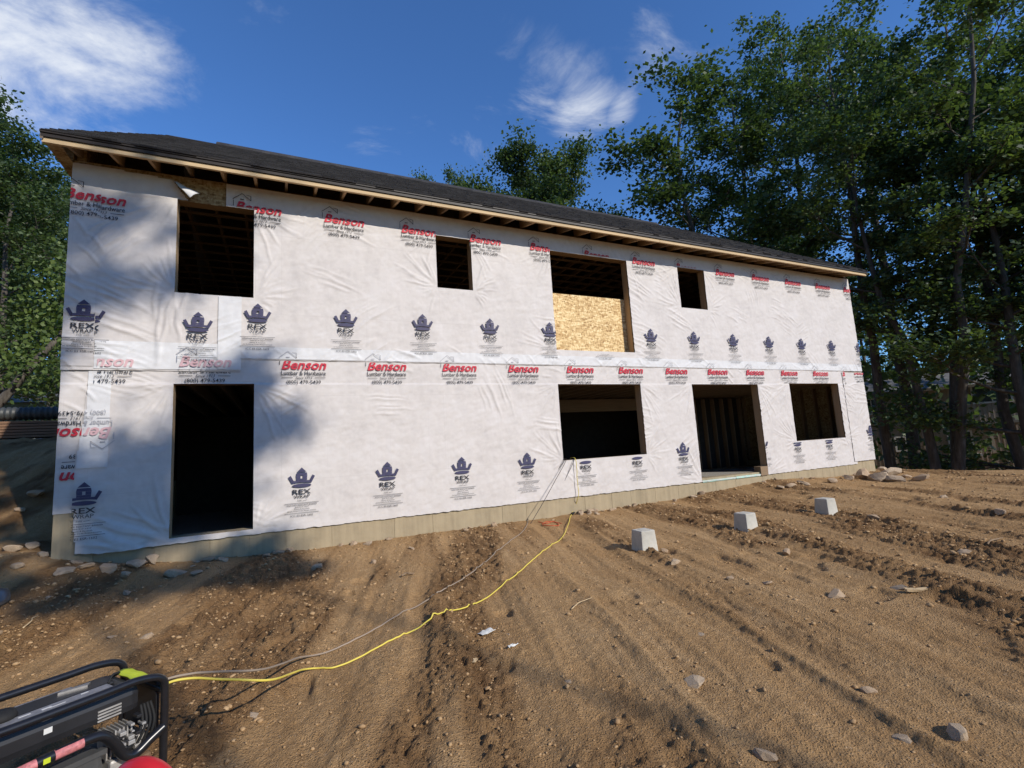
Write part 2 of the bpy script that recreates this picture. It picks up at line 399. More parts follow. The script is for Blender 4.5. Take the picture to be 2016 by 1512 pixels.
M['car_blue'] = simple('dark_blue_car_paint', (.02, .03, .07), .2, .6, var=.1)
M['chrome'] = simple('chrome', (.6, .6, .62), .15, .5, 1.0, var=.05)
M['lumber'] = wood('stacked_lumber', (.24, .14, .085))
M['pipe'] = simple('black_corrugated_pipe', (.05, .055, .055), .5, .4)
M['plastic_sheet'] = simple('white_plastic_scrap', (.62, .62, .58), .5, .4, var=.15)
M['interior'] = simple('shade_dark_interior_wall', (.05, .042, .035), .9, .1)  # near-black wall colour carries the shade of the unlit rooms

# ------------------------------------------------------------------ ground
GD = math.radians(-16)                      # machine tracks run almost square to the house
def gbase(x, y):
    z = 0.25+0.032*np.minimum(y, 0.0)
    z = z+0.007*np.clip(x, 0, 12)*sst(0, -4, y)
    z = z+2.1*sst(-1.0, 7.2, y)*sst(-1.9, -3.3, x)
    z = z+0.26*np.exp(-(((x+3.0)/.85)**2+((y-.1)/.9)**2))+.10*np.exp(-(((x+2.2)/1.5)**2+((y+.1)/.5)**2))
    z = z+0.16*np.exp(-(((x-10.2)/2.2)**2+((y-.2)/.8)**2))+.06*np.exp(-(((x-14.3)/1.3)**2+((y-.1)/.8)**2))
    z = z-3.0*sst(15.2, 27, x+.35*y*(y < 0))*sst(-40, -8, y)
    z = z-.18*sst(-8, -30, y)
    z = z*1.0-2.2*sst(20, 60, y)*sst(-12, 5, x)
    return z
def grough(x, y):
    c, s = math.cos(GD), math.sin(GD)
    u = c*x+s*y; v = -s*x+c*y                # u across the tracks, v along them
    wob = .25*fbm(u*.3, v*.35, 5, 2)
    edge = sst(.2, -.7, y)*sst(-3.2, -1.4, x)*sst(17, 13, x)
    g = fbm((u+wob)*2.3, v*.22, 21, 3)        # long grooves
    g2 = fbm((u+wob)*6.5, v*.35, 31, 3)
    g3 = 1-np.abs(2*fbm((u+wob)*1.25+9, v*.16, 27, 2)-1)
    tr = (g-.5)*.105+(g2-.5)*.055+(g3**4)*.035
    msk = sst(.49, .63, fbm((u+wob)*2.1+4, v*.28, 41, 3))
    cl = np.abs(fbm(u*9, v*7, 51, 4, .6)-.5)*2
    clod = cl*.055*(.36+1.0*msk)
    fine = (fbm(x*28, y*28, 61, 3, .6)-.5)*.022*(.5+1.2*msk)
    rid = 1-np.abs(2*fbm(u*6, v*4.5, 57, 4, .6)-1); clod = clod+(rid**3-.35)*.030*msk
    fine = fine+(fbm(x*62, y*62, 65, 2, .6)-.5)*.012*(.6+msk)
    pits = -.035*sst(.70, .80, fbm(u*3.1, v*2.2, 71, 2))
    bro = (fbm(x*.5, y*.5, 81, 3)-.5)*.10
    amp = .22+.78*edge
    return (tr*amp+clod*(.4+.6*edge)+fine+pits*edge+bro*sst(-.05, -.9, y)*edge+(cl*.05+(fbm(x*2, y*2, 83, 4)-.5)*.16)*sst(-2.4, -3.4, x)*sst(-1.5, .2, y))
def gloose(x, y):
    c, s = math.cos(GD), math.sin(GD); u = c*x+s*y; v = -s*x+c*y; wob = .25*fbm(u*.3, v*.35, 5, 2)
    return sst(.46, .62, fbm((u+wob)*2.1+4, v*.28, 41, 3))
def gz(x, y):
    x = np.asarray(x, float); y = np.asarray(y, float)
    return gbase(x, y)+grough(x, y)-.03
def gz1(x, y): return float(gz(np.array([x]), np.array([y]))[0])
def on_ground(px, py):
    v = ray(px, py); t = 1.0
    ts = np.concatenate([np.arange(1, 14, .02), np.arange(14, 60, .2)])
    P = CAMP[None]+ts[:, None]*v[None]
    below = np.nonzero(P[:, 2] < gz(P[:, 0], P[:, 1]))[0]
    return P[below[0]] if len(below) else P[-1]
def axis(pieces, far_lo, far_hi):
    a = [np.arange(lo, hi, st) for lo, hi, st in pieces]
    mid = np.concatenate(a)
    lo = [mid[0]]; st = .12
    while lo[-1] > far_lo: lo.append(lo[-1]-st); st *= 1.22
    hi = [mid[-1]]; st = .08
    while hi[-1] < far_hi: hi.append(hi[-1]+st); st *= 1.22
    return np.concatenate([np.array(lo[:0:-1]), mid, np.array(hi[1:])])
def ground():
    xs = axis([(-5.5, -2.2, .035), (-2.2, 4.2, .0135), (4.2, 8, .022), (8, 16, .05)], -160, 220)
    ys = axis([(-7.2, -6.7, .03), (-6.7, -4.0, .0125), (-4.0, -1.8, .019), (-1.8, 1.2, .035), (1.2, 7.5, .12)], -160, 260)
    X, Y = np.meshgrid(xs, ys); Z = gz(X, Y)
    far = np.maximum(np.abs(X)-30, np.abs(Y)-30).clip(0)
    inside = (X > -2.30) & (X < 14.2) & (Y > .20) & (Y < 12)
    Z = np.where(inside, np.minimum(Z, .10), Z)
    nx = len(xs); ny = len(ys)
    V = np.stack([X, Y, Z], -1).reshape(-1, 3)
    i = np.arange(nx-1)[None, :]+nx*np.arange(ny-1)[:, None]; i = i.ravel()
    F = np.stack([i, i+1, i+nx+1, i+nx], 1)
    me = mesh_np('ground', V, F, True); at = me.attributes.new('loose', 'FLOAT', 'POINT'); at.data.foreach_set('value', gloose(X, Y).ravel().astype(np.float32))
    g = link('ground', me, M['dirt']); tag(g, kind='structure')
ground()

# ------------------------------------------------------------------ the house
house = empty('house', (0, 0, 0), 'long two-storey house under construction in printed white house wrap', 'house')
X0, X1 = -2.033*S, 11.742*S
WT = 5.61                                    # top of the wall
FT = 0.60                                    # top of the foundation
DEPTH = 12.2
zu = lambda z: EYE+S*z
OP = {                                       # openings: x0, x1, z0, z1
 'w1': (-1.088*S, -.304*S, zu(1.955), zu(3.07)), 'w2': (1.981*S, 2.515*S, zu(2.29), zu(3.065)),
 'w3': (3.85*S, 5.375*S, zu(1.455), zu(3.07)), 'w4': (6.535*S, 7.195*S, zu(2.32), zu(3.085)),
 'd1': (-1.075*S, -.289*S, FT, zu(.917)), 'w5': (3.83*S, 5.431*S, zu(-.245), zu(.917)),
 'd2': (6.589*S, 8.289*S, FT-.05, zu(.917)), 'w6': (9.22*S, 10.81*S, zu(-.22), zu(.936))}

def wall_panel(name, x0, x1, z0, z1, holes, y0, y1, mat, parent):
    xs = sorted({x0, x1, *[h[0] for h in holes if x0 < h[0] < x1], *[h[1] for h in holes if x0 < h[1] < x1]})
    zs = sorted({z0, z1, *[h[2] for h in holes if z0 < h[2] < z1], *[h[3] for h in holes if z0 < h[3] < z1]})
    b = MB()
    for i in range(len(xs)-1):
        for j in range(len(zs)-1):
            cx = (xs[i]+xs[i+1])/2; cz = (zs[j]+zs[j+1])/2
            if any(h[0] < cx < h[1] and h[2] < cz < h[3] for h in holes): continue
            b.box(xs[i], xs[i+1], y0, y1, zs[j], zs[j+1])
    me = b.mesh(name); bm = bmesh.new(); bm.from_mesh(me)
    bmesh.ops.remove_doubles(bm, verts=bm.verts, dist=1e-5)
    seen = {}
    for f in bm.faces: seen.setdefault(tuple(sorted(v.index for v in f.verts)), []).append(f)
    bm.verts.index_update()
    dup = [f for fs in seen.values() if len(fs) > 1 for f in fs]
    bmesh.ops.delete(bm, geom=dup, context='FACES'); bm.to_mesh(me); bm.free()
    return link(name, me, mat, parent)
holes = list(OP.values())
wall_panel('sheathing', X0, X1, FT-.02, WT, holes+[(X0-1, X0+.40, 0, 1.045)], 0.0, 0.012, M['osb_dull'], house)
def closing_walls():
    for nm, args in (('side_wall', (X0, X0+.15, .012, DEPTH)), ('side_wall', (X1-.15, X1, .012, DEPTH))):
        b = MB(); b.box(*args, FT, WT); b.build(nm, M['osb_dull'], house)
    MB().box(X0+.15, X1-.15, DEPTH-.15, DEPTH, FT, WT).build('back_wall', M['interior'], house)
    # gable ends
    for x in (X0+.02, X1-.12):
        MB().prism([(.02, WT-.1), (.02, 5.90), (6.1, 9.75), (DEPTH-.02, 5.90), (DEPTH-.02, WT-.1)], 'x', x, x+.1).build('gable_wall', M['osb_dull'], house)
closing_walls()

def foundation():
    f = MB().box(X0+.012, X1-.012, .0185, .26, -.4, FT).build('foundation', M['concrete'], house)
    MB().box(X0+.012, X0+.26, .28, DEPTH, -.4, FT+.6).build('side_foundation', M['concrete'], house)
    MB().box(X1-.26, X1-.012, .28, DEPTH, -.4, FT).build('side_foundation', M['concrete'], house)
    MB().box(X0+.27, X1-.27, DEPTH-.3, DEPTH-.02, -.4, FT).build('back_foundation', M['concrete'], house)
    x = X0+.40; first = True
    MB().box(X0, X0+.395, .004, .0183, -.4, 1.04).build('foundation_panel', M['concrete'], f, .006)
    r = random.Random(3)
    while x < X1-.05:
        w = min(r.choice([.61, .61, .61, .91, .46, 1.22]), X1-x); top = FT
        if x+w > OP['d2'][0]-.05 and x < OP['d2'][1]: top = FT-.09
        MB().box(x, x+w-.004, .012+r.uniform(0, .0015), .018, -.4, top-.001).build('foundation_panel', M['concrete'], f, .002)
        x += w
foundation()

# --- openings: boards of each rough opening
def opening(key, name, wood_z='pine_y', door=False):
    x0, x1, z0, z1 = OP[key]; t = .038; y0, y1 = .013, .17
    sill = MB().box(x0-t, x1+t, y0, y1, z0-t, z0-.001).build(name, M['framing'], house)
    for xa, xb in ((x0-t, x0-.001), (x1+.001, x1+t)):
        MB().box(xa, xb, y0, y1, z0, z1).build('jamb', M[wood_z], sill)
    MB().box(x0-t, x1+t, y0, y1, z1+.001, z1+.09).build('header', M['framing'], sill)
    return sill
for k in ('w1', 'w2', 'w3', 'w4', 'w5', 'w6'): opening(k, 'window_opening')
opening('d1', 'door_opening'); opening('d2', 'door_opening')
def osb_cover():
    x0, x1, z0, z1 = OP['w3']
    b = MB().box(x0-.08, x1+.06, .175, .187, z0-.06, on_wall(1100, 578, .175)[2]).build('osb_panel', M['osb'], house)
    b['label'] = 'tan strand board covering the lower part of the window opening'
osb_cover()
def inside():
    x0, x1, z0, z1 = OP['d2']
    MB().box(X0+.27, X1-.27, .27, DEPTH-.31, .12, .40).build('gravel_floor', M['gravel'], house)
    MB().box(X0+.16, X1-.16, .18, DEPTH-.16, 2.98, 3.02).build('upper_floor', M['osb_dull'], house)
    for i in range(40):                                                # floor joists above the basement
        x = X0+.4+i*.406
        if x < X1-.2: MB().box(x, x+.038, .18, DEPTH-.16, 2.70, 2.978).build('floor_joist', M['framing'], house)
    MB().box(3.6, 10.4, 3.4, 3.54, 2.35, 2.68).build('beam', M['framing'], house)
    for i in range(16):                                                # partition in the walk-out room
        x = 10.6+i*.406
        if x < X1-.3: MB().box(x, x+.038, 3.6, 3.74, .44, 2.66).build('stud', M['framing_z'], house)
    MB().box(10.6, X1-.3, 3.6, 3.74, .401, .438).build('bottom_plate', M['framing'], house)
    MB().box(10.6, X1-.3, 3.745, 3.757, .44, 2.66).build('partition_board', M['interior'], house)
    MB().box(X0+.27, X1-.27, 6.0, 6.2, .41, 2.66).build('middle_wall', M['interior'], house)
    for i in range(12):                                                # studs along the right end wall
        MB().box(X1-.29, X1-.152, .4+i*.406, .438+i*.406, FT, 2.66).build('stud', M['framing_z'], house)
    for i in range(42):                                                # ceiling joists and strapping upstairs
        x = X0+.3+i*.406
        if x < X1-.2: MB().box(x, x+.038, .18, DEPTH-.16, WT-.10, WT-.012).build('ceiling_joist', M['framing'], house)
    for i in range(14):
        y = .45+i*.406
        MB().box(X0+.16, X1-.16, y, y+.064, WT-.125, WT-.102).build('strapping', M['framing'], house)
    for i in range(10):
        x = 3.2+i*.406*1.5
        MB().box(x, x+.038, 3.9, 4.04, 3.03, WT-.13).build('stud', M['framing_z'], house)
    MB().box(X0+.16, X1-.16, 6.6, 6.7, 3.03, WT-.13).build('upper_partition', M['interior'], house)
    # mint foam and a block at the walk-out door
    fm = MB()
    fm.box(x0+.03, x0+1.02, -.005, .09, FT-.085, FT-.045)
    o = fm.build('foam_board', M['foam'], house, .004)
    MB().box(x0+1.03, x1-.27, -.012, .085, FT-.083, FT-.04).build('foam_board', M['foam'], house, .004)
    MB().box(x1-.25, x1-.01, -.02, .16, FT-.085, FT+.12).build('block', M['framing'], house, .005)
    MB().box(x0+.2, x1-.4, .10, .26, FT-.09, FT-.07).build('sill_strip', M['plastic_sheet'], house)
inside()

# --- house wrap: real creases pressed into thin sheets
def crease_field(seed):
    r = np.random.default_rng(seed); L = []
    def fan(cx, cz, a0, a1, n, l0, l1):
        for a in np.linspace(a0, a1, n):
            a += r.normal(0, .05); ln = r.uniform(l0, l1); st = r.uniform(.04, .14)
            L.append((cx+math.cos(a)*(st+ln/2), cz+math.sin(a)*(st+ln/2), a, ln, r.uniform(.010, .017), r.uniform(.0018, .0042)))
    for k, (x0, x1, z0, z1) in OP.items():
        fan(x0, z0, math.radians(100), math.radians(175), 9, .25, .9); fan(x1, z0, math.radians(5), math.radians(70), 7, .2, .7)
        fan(x0, z1, math.radians(185), math.radians(255), 7, .25, .8); fan(x1, z1, math.radians(-70), math.radians(-8), 8, .25, .9)
        fan(x0, z0, math.radians(190), math.radians(250), 4, .15, .4); fan(x1, z0, math.radians(-60), math.radians(-15), 4, .15, .4)
    # bundles of near-parallel pulls
    for _ in range(62):
        cx = r.uniform(X0, X1); cz = r.uniform(.6, 5.4); a = r.choice([r.normal(-.30, .14), r.normal(.55, .18), r.normal(-.95, .3)], p=[.5, .33, .17])
        n = r.integers(4, 11); ln = r.uniform(.3, 1.1); sp = r.uniform(.045, .075)
        for i in range(n):
            o = (i-n/2)*sp; L.append((cx-math.sin(a)*o+r.normal(0, .08), cz+math.cos(a)*o+r.normal(0, .02), a+r.normal(0, .06), ln*r.uniform(.5, 1.1), r.uniform(.010, .018), r.uniform(.0014, .0036)))
    for i in range(60):                                                # crinkles hanging from the lap
        cx = X0+r.uniform(0, X1-X0); L.append((cx, zu(1.25)+r.normal(0, .06), r.choice([-.7, .6])+r.normal(0, .2), r.uniform(.15, .4), .011, r.uniform(.0015, .003)))
    # loose lower left corner
    for i in range(9):
        L.append((-1.75+r.normal(0, .08), .86-.045*i+r.normal(0, .02), -.42+r.normal(0, .06), r.uniform(.6, 1.0), .016, .0046))
    for i in range(14):
        L.append((-2.32+r.normal(0, .07), 2.3+i*.2, -.75+r.normal(0, .15), r.uniform(.25, .5), .014, .0038))
    for i in range(8):
        L.append((-1.55+i*.05, 3.6+r.normal(0, .15), 1.5+r.normal(0, .12), r.uniform(.5, 1.2), .02, .0046))
    return L
CREASE = crease_field(5)
def sheet_height(X, Z, seed=0):
    h = (fbm(X*9, Z*9, 100+seed, 4, .6)-.5)*.009+(fbm(X*5+Z*2, Z*14-X*5, 170+seed, 3, .6)-.5)*.009+(fbm(X*1.3, Z*1.3, 140+seed, 2)-.5)*.010
    xmin, xmax, zmin, zmax = X.min(), X.max(), Z.min(), Z.max()
    return h
def add_creases(X, Z, H, xs, zs):
    for cx, cz, a, ln, w, am in CREASE:
        ex = abs(math.cos(a))*ln/2+4*w; ez = abs(math.sin(a))*ln/2+4*w
        i0, i1 = np.searchsorted(xs, (cx-ex, cx+ex)); j0, j1 = np.searchsorted(zs, (cz-ez, cz+ez))
        if i1 <= i0 or j1 <= j0: continue
        dx = X[j0:j1, i0:i1]-cx; dz = Z[j0:j1, i0:i1]-cz
        u = dx*math.cos(a)+dz*math.sin(a); v = -dx*math.sin(a)+dz*math.cos(a)
        v = v+.12*u*u/ln+.006*np.sin(u*17+cx*9)
        H[j0:j1, i0:i1] += 4.0*am*np.exp(-(v/w)**2)*np.clip(1-(2*u/ln)**2, 0, 1)
def wrap_sheet(name, x0, x1, z0, z1, y, mat, hs, keep=None, step=.018, seed=0, ragged=0, shape=None):
    def lines(a, b, cuts):
        c = [a]+sorted(q for q in cuts if a+.004 < q < b-.004)+[b]; out = []
        for p, q in zip(c[:-1], c[1:]): out += list(np.linspace(p, q, max(2, int((q-p)/step)+1))[:-1])
        return np.array(out+[b])
    xs = lines(x0, x1, [q for h in hs for q in h[:2]]); zs = lines(z0, z1, [q for h in hs for q in h[2:]])
    X, Z = np.meshgrid(xs, zs); H = sheet_height(X, Z, seed); add_creases(X, Z, H, xs, zs)
    H = np.clip(H, -.007, .0175)
    Xo, Zo = X.copy(), Z.copy()
    if ragged: Zo = np.where(Z == z0, Z+(fbm(X*14, X*0+3.3, 7)-.6)*ragged, Z)
    Y = -(y+H)
    if shape: Xo, Y, Zo = shape(Xo, Y, Zo)
    nx = len(xs); cx = (xs[:-1]+xs[1:])/2; cz = (zs[:-1]+zs[1:])/2; CX, CZ = np.meshgrid(cx, cz)
    ok = np.ones_like(CX, bool)
    for h in hs: ok &= ~((CX > h[0]) & (CX < h[1]) & (CZ > h[2]) & (CZ < h[3]))
    if keep is not None: ok &= keep(CX, CZ)
    i = (np.arange(nx-1)[None, :]+nx*np.arange(len(zs)-1)[:, None])[ok]
    F = np.stack([i, i+1, i+nx+1, i+nx], 1); used = np.unique(F); re = np.full(X.size, -1); re[used] = np.arange(len(used))
    V = np.stack([Xo, Y, Zo], -1).reshape(-1, 3)[used]
    return link(name, mesh_np(name, V, re[F], True), mat, house)
ZS = zu(1.205)                               # lap of the upper roll over the lower one
XL = on_wall(196, 500)[0]                    # vertical lap of the corner sheet upstairs
XP = on_wall(471, 650)[0]                    # vertical lap beside the first window
def ztop_left(X):
    pts = [on_wall(*q) for q in ((148, 323), (204, 330), (255, 340), (341, 356), (352, 372), (372, 398))]
    return np.interp(X, [p[0] for p in pts], [p[2] for p in pts])
# lower roll
def loose(X, Y, Z):
    k = sst(.95, .55, Z)*sst(-1.2, -2.1, X)
    return X, Y-.05*k-.02*k*np.sin(X*9), Z-.03*k*np.sin((X+2.1)*3.2)
LEFT_EDGE = [on_wall(*q) for q in ((176, 720), (172, 770), (170, 795), (160, 850), (151, 895), (146, 945), (144, 1000), (146, 1050), (151, 1085))]
LE_z = np.array([p[2] for p in LEFT_EDGE])[::-1]; LE_x = np.array([p[0] for p in LEFT_EDGE])[::-1]
XR2 = on_wall(1690, 800)[0]
sheet_low = wrap_sheet('wrap_sheet', -2.3, 11.10*S, .535, ZS+.02, .014, M['wrap'], holes, keep=lambda X, Z: X > np.interp(Z, LE_z, LE_x), ragged=.03, shape=loose)
sheet_low['label'] = 'lower run of printed wrap on the basement storey'
sheet_corner = wrap_sheet('wrap_sheet', X0-.004, -2.0, 1.03, zu(1.08), .006, M['wrap'], holes, seed=3)
sheet_corner['label'] = 'narrow corner strip of wrap with upside-down print'
# upper roll, main run
XM = on_wall(447, 380)[0]
def keep_main(X, Z): return (X > XP) | (Z > zu(2.6)) & (X > XM)
sheet_up = wrap_sheet('wrap_sheet', XM-.3, X1+.004, ZS, WT-.02, .022, M['wrap'], holes, keep=keep_main, seed=1, ragged=.01)
sheet_up['label'] = 'upper run of printed wrap on the second storey'
sheet_ul = wrap_sheet('wrap_sheet', X0-.004, XP+.03, zu(1.06), WT-.03, .0295, M['wrap'], holes, keep=lambda X, Z: Z < ztop_left(X), seed=2, ragged=.01)
sheet_ul['label'] = 'separate piece of wrap left of the first window, torn at its top'
# brighter laps where two layers lie on each other
wrap_sheet('lap_band', XP+.03, X1+.003, ZS+.012, zu(1.36), .030, M['lap'], [OP['w3']], seed=1)
wrap_sheet('lap_band', X0-.004, XL, zu(1.10), WT-.28, .0375, M['wrap'], [], seed=2)
wrap_sheet('lap_band', XL+.01, XP+.02, zu(1.075), zu(1.375), .0375, M['lap'], [], seed=2)
wrap_sheet('lap_band', on_wall(430, 640)[0], XP+.03, zu(1.08), OP['w1'][2]-.01, .0455, M['lap'], [], seed=2)
LB = on_wall(218, 800)[0]
wrap_sheet('lap_band', -2.3, LB, zu(.05), zu(1.05), .0225, M['lap'], [], keep=lambda X, Z: X > np.interp(Z, LE_z, LE_x)+.01, seed=0)
# right corner strip
wrap_sheet('wrap_sheet', on_wall(1662, 780)[0], X1+.006, .60, ZS-.03, .024, M['wrap'], [OP['w6']], seed=4, ragged=.02)
def flap():
    a = on_wall(347, 372); b = on_wall(392, 392); c = on_wall(378, 400); d = on_wall(356, 378)
    V = []; n = 8
    A = Vector(on_wall(341, 357))+Vector((0, -.04, 0)); B = Vector(on_wall(396, 388))+Vector((0, -.10, 0)); Cc = Vector(on_wall(379, 401))+Vector((0, -.22, -.02)); D = Vector(on_wall(352, 372))+Vector((0, -.14, 0))
    for i in range(n+1):
        for j in range(n+1):
            s, t = i/n, j/n
            p = A.lerp(B, s).lerp(D.lerp(Cc, s), t); p.y -= .05*math.sin(math.pi*t)*s+.012*math.sin(9*s+3*t); V.append(p)
    F = [(i*(n+1)+j, i*(n+1)+j+1, (i+1)*(n+1)+j+1, (i+1)*(n+1)+j) for i in range(n) for j in range(n)]
    o = MB().add(V, F, True).build('torn_flap', M['lap'], sheet_ul)
    sm = o.modifiers.new('t', 'SOLIDIFY'); sm.thickness = .003
flap()

# --- printing on the wrap
def text_mesh(txt, shear=0, off=0.0, space=1.0):
    cu = bpy.data.curves.new('t', 'FONT'); cu.body = txt; cu.shear = shear; cu.offset = off; cu.resolution_u = 2; cu.space_character = space; cu.fill_mode = 'FRONT'
    ob = bpy.data.objects.new('t', cu); C.objects.link(ob)
    dg = bpy.context.evaluated_depsgraph_get(); me = bpy.data.meshes.new_from_object(ob.evaluated_get(dg))
    v = np.zeros(len(me.vertices)*3); me.vertices.foreach_get('co', v); v = v.reshape(-1, 3)[:, :2]
    f = [tuple(p.vertices) for p in me.polygons]
    bpy.data.objects.remove(ob); bpy.data.curves.remove(cu); bpy.data.meshes.remove(me)
    return v, f
TX = {}
def fit(txt, x0, x1, z0, z1, **k):
    key = (txt, tuple(sorted(k.items())))
    if key not in TX: TX[key] = text_mesh(txt, **k)
    v, f = TX[key]; lo = v.min(0); hi = v.max(0)
    w = (v-lo)/(hi-lo)*np.array([x1-x0, z1-z0])+np.array([x0, z0])
    return w, f
def poly(*p): return np.array(p, float), [tuple(range(len(p)))]
def bar2(x0, z0, x1, z1, w):
    d = np.array([x1-x0, z1-z0]); n = np.array([-d[1], d[0]])/np.linalg.norm(d)*w/2; a = np.array([x0, z0]); b = np.array([x1, z1])
    return np.array([a-n, b-n, b+n, a+n]), [(0, 1, 2, 3)]
R_, K_, N_ = 0, 1, 2
def yard_logo():
    """lumber yard print, origin at the centre of its middle line"""
    P = [(R_, fit('Benson', -.30, .315, .052, .20, shear=.28, off=.024)),
         (K_, fit('Lumber & Hardware', -.305, .305, -.033, .033, off=.010)),
         (K_, bar2(-.30, -.068, -.15, -.068, .007)), (K_, bar2(.15, -.068, .30, -.068, .007)),
         (K_, fit('Since 1913', -.115, .115, -.09, -.047, shear=.35)),
         (K_, fit('(800) 479-5439', -.235, .235, -.175, -.105, off=.004)),
         (K_, bar2(-.335, .225, -.215, .325, .008)), (K_, bar2(-.215, .325, -.095, .225, .008)), (K_, bar2(-.325, .21, -.325, .12, .008)),
         (K_, bar2(-.10, .30, -.10, .225, .008)), (K_, bar2(-.16, .31, -.10, .30, .006)), (K_, bar2(-.24, .235, -.19, .235, .012))]
    return P
def crown_logo():
    """crown print, origin at the centre of the word below the crown"""
    w = .355; z = .045
    def q(*p): return poly(*[(a*w, z+b*w) for a, b in p])
    P = [(N_, q((0, .84), (.18, .66), (-.18, .66))), (N_, q((-.19, .63), (.19, .63), (.21, .52), (-.21, .52))),
         (N_, q((-.21, .517), (-.045, .517), (-.045, .40), (-.20, .40))), (N_, q((.21, .517), (.045, .517), (.045, .40), (.20, .40))), (N_, q((-.20, .397), (.20, .397), (.20, .32), (-.20, .32))),
         (N_, q((-.50, .47), (-.405, .53), (-.30, .315), (-.36, .20))), (N_, q((.50, .47), (.405, .53), (.30, .315), (.36, .20))),
         (N_, q((-.33, .317), (.33, .317), (.35, .21), (.18, .235), (0, .24), (-.18, .235), (-.35, .21))),
         (N_, q(*[(.36*math.cos(t), .12+.075*math.sin(t)) for t in np.linspace(0, 2*math.pi, 20, endpoint=False)])),
         (K_, fit('REX', -.122, .122, -.034, .034, off=.018)), (K_, fit('WRAP', -.105, .105, -.092, -.044)),
         (K_, fit('TYPE', -.06, .0, -.134, -.115, shear=.3)), (K_, bar2(.01, -.128, .07, -.122, .004)),
         (K_, bar2(-.225, -.158, .225, -.158, .005)), (K_, fit('WEATHER RESISTANT BARRIER', -.20, .20, -.195, -.175)),
         (K_, fit('866-517-1537', -.09, .09, -.222, -.205)), (K_, fit('Meets & Exceeds', -.10, .10, -.25, -.233)),
         (K_, fit('All Building Code Requirements', -.19, .19, -.28, -.26)), (K_, bar2(-.225, -.298, .225, -.298, .005)),
         (K_, fit('ICC ES ESR-1602', -.15, .15, -.345, -.318))]
    return P
INK = (M['ink_red'], M['ink_black'], M['ink_navy']); FADE = (M['ink_pink'], M['ink_grey'], M['ink_grey'])
def make_print(kind, x, z, y, parent, cuts=(), flip=False, inks=INK, base={}, sx=1.0):
    """cuts: list of (axis, sign, value) in wall metres; keeps sign*(axis) < sign*value"""
    name = {'yard': 'lumber_yard_print', 'crown': 'crown_print'}[kind]
    key = (kind, inks is INK)
    if key not in base:
        V = []; F = []; I = []
        for ink, (v, f) in (yard_logo() if kind == 'yard' else crown_logo()):
            n = len(V); V += [(a, 0.0, b) for a, b in v]; F += [tuple(i+n for i in q) for q in f]; I += [ink]*len(f)
        me = bpy.data.meshes.new(name); me.from_pydata(V, [], F)
        for i in inks: me.materials.append(i)
        me.polygons.foreach_set('material_index', I); me.update(); base[key] = me
    me = base[key]
    if cuts:
        me = me.copy(); bm = bmesh.new(); bm.from_mesh(me)
        for ax, sg, val in cuts:
            loc = val-(x if ax == 'x' else z)
            if flip: loc = -loc; sg = -sg
            co = (loc, 0, 0) if ax == 'x' else (0, 0, loc); no = (sg, 0, 0) if ax == 'x' else (0, 0, sg)
            bmesh.ops.bisect_plane(bm, geom=bm.verts[:]+bm.edges[:]+bm.faces[:], plane_co=co, plane_no=no, clear_outer=True)
        n = len(bm.faces); bm.to_mesh(me); bm.free()
        if n == 0: return
    o = link(name, me, None, parent); o.location = (x, -y, z)
    if flip: o.rotation_euler = (0, math.pi, 0)
    return o
yl, yu, yul = .0335, .0415, .0490             # print planes just proud of each sheet
zL, zM, zU, zT = zu(-.368), zu(1.047), zu(1.602), zu(2.985)
for k in range(-1, 12):                      # middle row: tops show faded through the lap
    x = (.246+k)*S
    if k == -1: continue
    cuts = [('z', 1, ZS-.012)]
    if k == 11: cuts.append(('x', 1, on_wall(1662, 745)[0]))
    for d in ('d1', 'w5', 'd2', 'w6'):
        a, b, c0, c1 = OP[d]
        if a-.35 < x < b+.35:
            if a-.05 < x < b+.2 or True: 
                if a < x < b or (x < a and x+.31 > a) or (x > b and x-.31 < b): cuts.append(('z', -1, c1+.004))
    make_print('yard', x, zM, yl, sheet_low, cuts)
    make_print('yard', x, zM, .0495, sheet_up, [('z', -1, ZS+.014)], inks=FADE)
for k in range(-2, 11):                      # crown row low
    x = (.217+k)*S
    if k in (-1, 7): continue
    cuts = []
    if k in (4, 5): cuts = [('z', 1, OP['w5'][2]-.03)]
    if k in (9, 10): cuts = [('z', 1, OP['w6'][2]-.03)]
    if k == 8: cuts = [('x', -1, OP['d2'][1]+.01)]
    if k == -2: cuts = [('x', -1, float(np.interp(zL, LE_z, LE_x))+.01)]
    y = yl+(.055 if k == -2 else 0)
    make_print('crown', x, zL, y, sheet_low, cuts)
for k in range(-1, 12):                      # crown row upstairs
    x = (.744+k)*S; cuts = []
    if k == 3: cuts = [('x', 1, OP['w3'][0]-.004)]
    if k == 4: cuts = [('z', 1, OP['w3'][2]-.05)]
    if k == 11: cuts = [('x', 1, X1-.002)]
    make_print('crown', x, zU, .0495, sheet_up, cuts)
for k in range(-1, 12):                      # top row
    x = (.741+k)*S; cuts = []
    if k == -1: cuts = [('x', -1, OP['w1'][1]+.004)]
    if k == 2: cuts = []
    if k == 1: cuts = [('x', 1, OP['w2'][0]-.004)]
    if k == 3: cuts = [('x', 1, OP['w3'][0]-.004)]
    if k == 4: cuts = [('z', -1, OP['w3'][3]+.02)]
    if k == 6: cuts = [('z', -1, OP['w4'][3]+.02)]
    if k == 11: cuts = [('x', 1, X1-.002)]
    make_print('yard', x, zT, yu, sheet_up, cuts)
make_print('yard', (-.259)*S, zT, yu, sheet_up, [('z', -1, OP['w1'][3]+.015), ('x', 1, OP['w1'][1]-.001)])
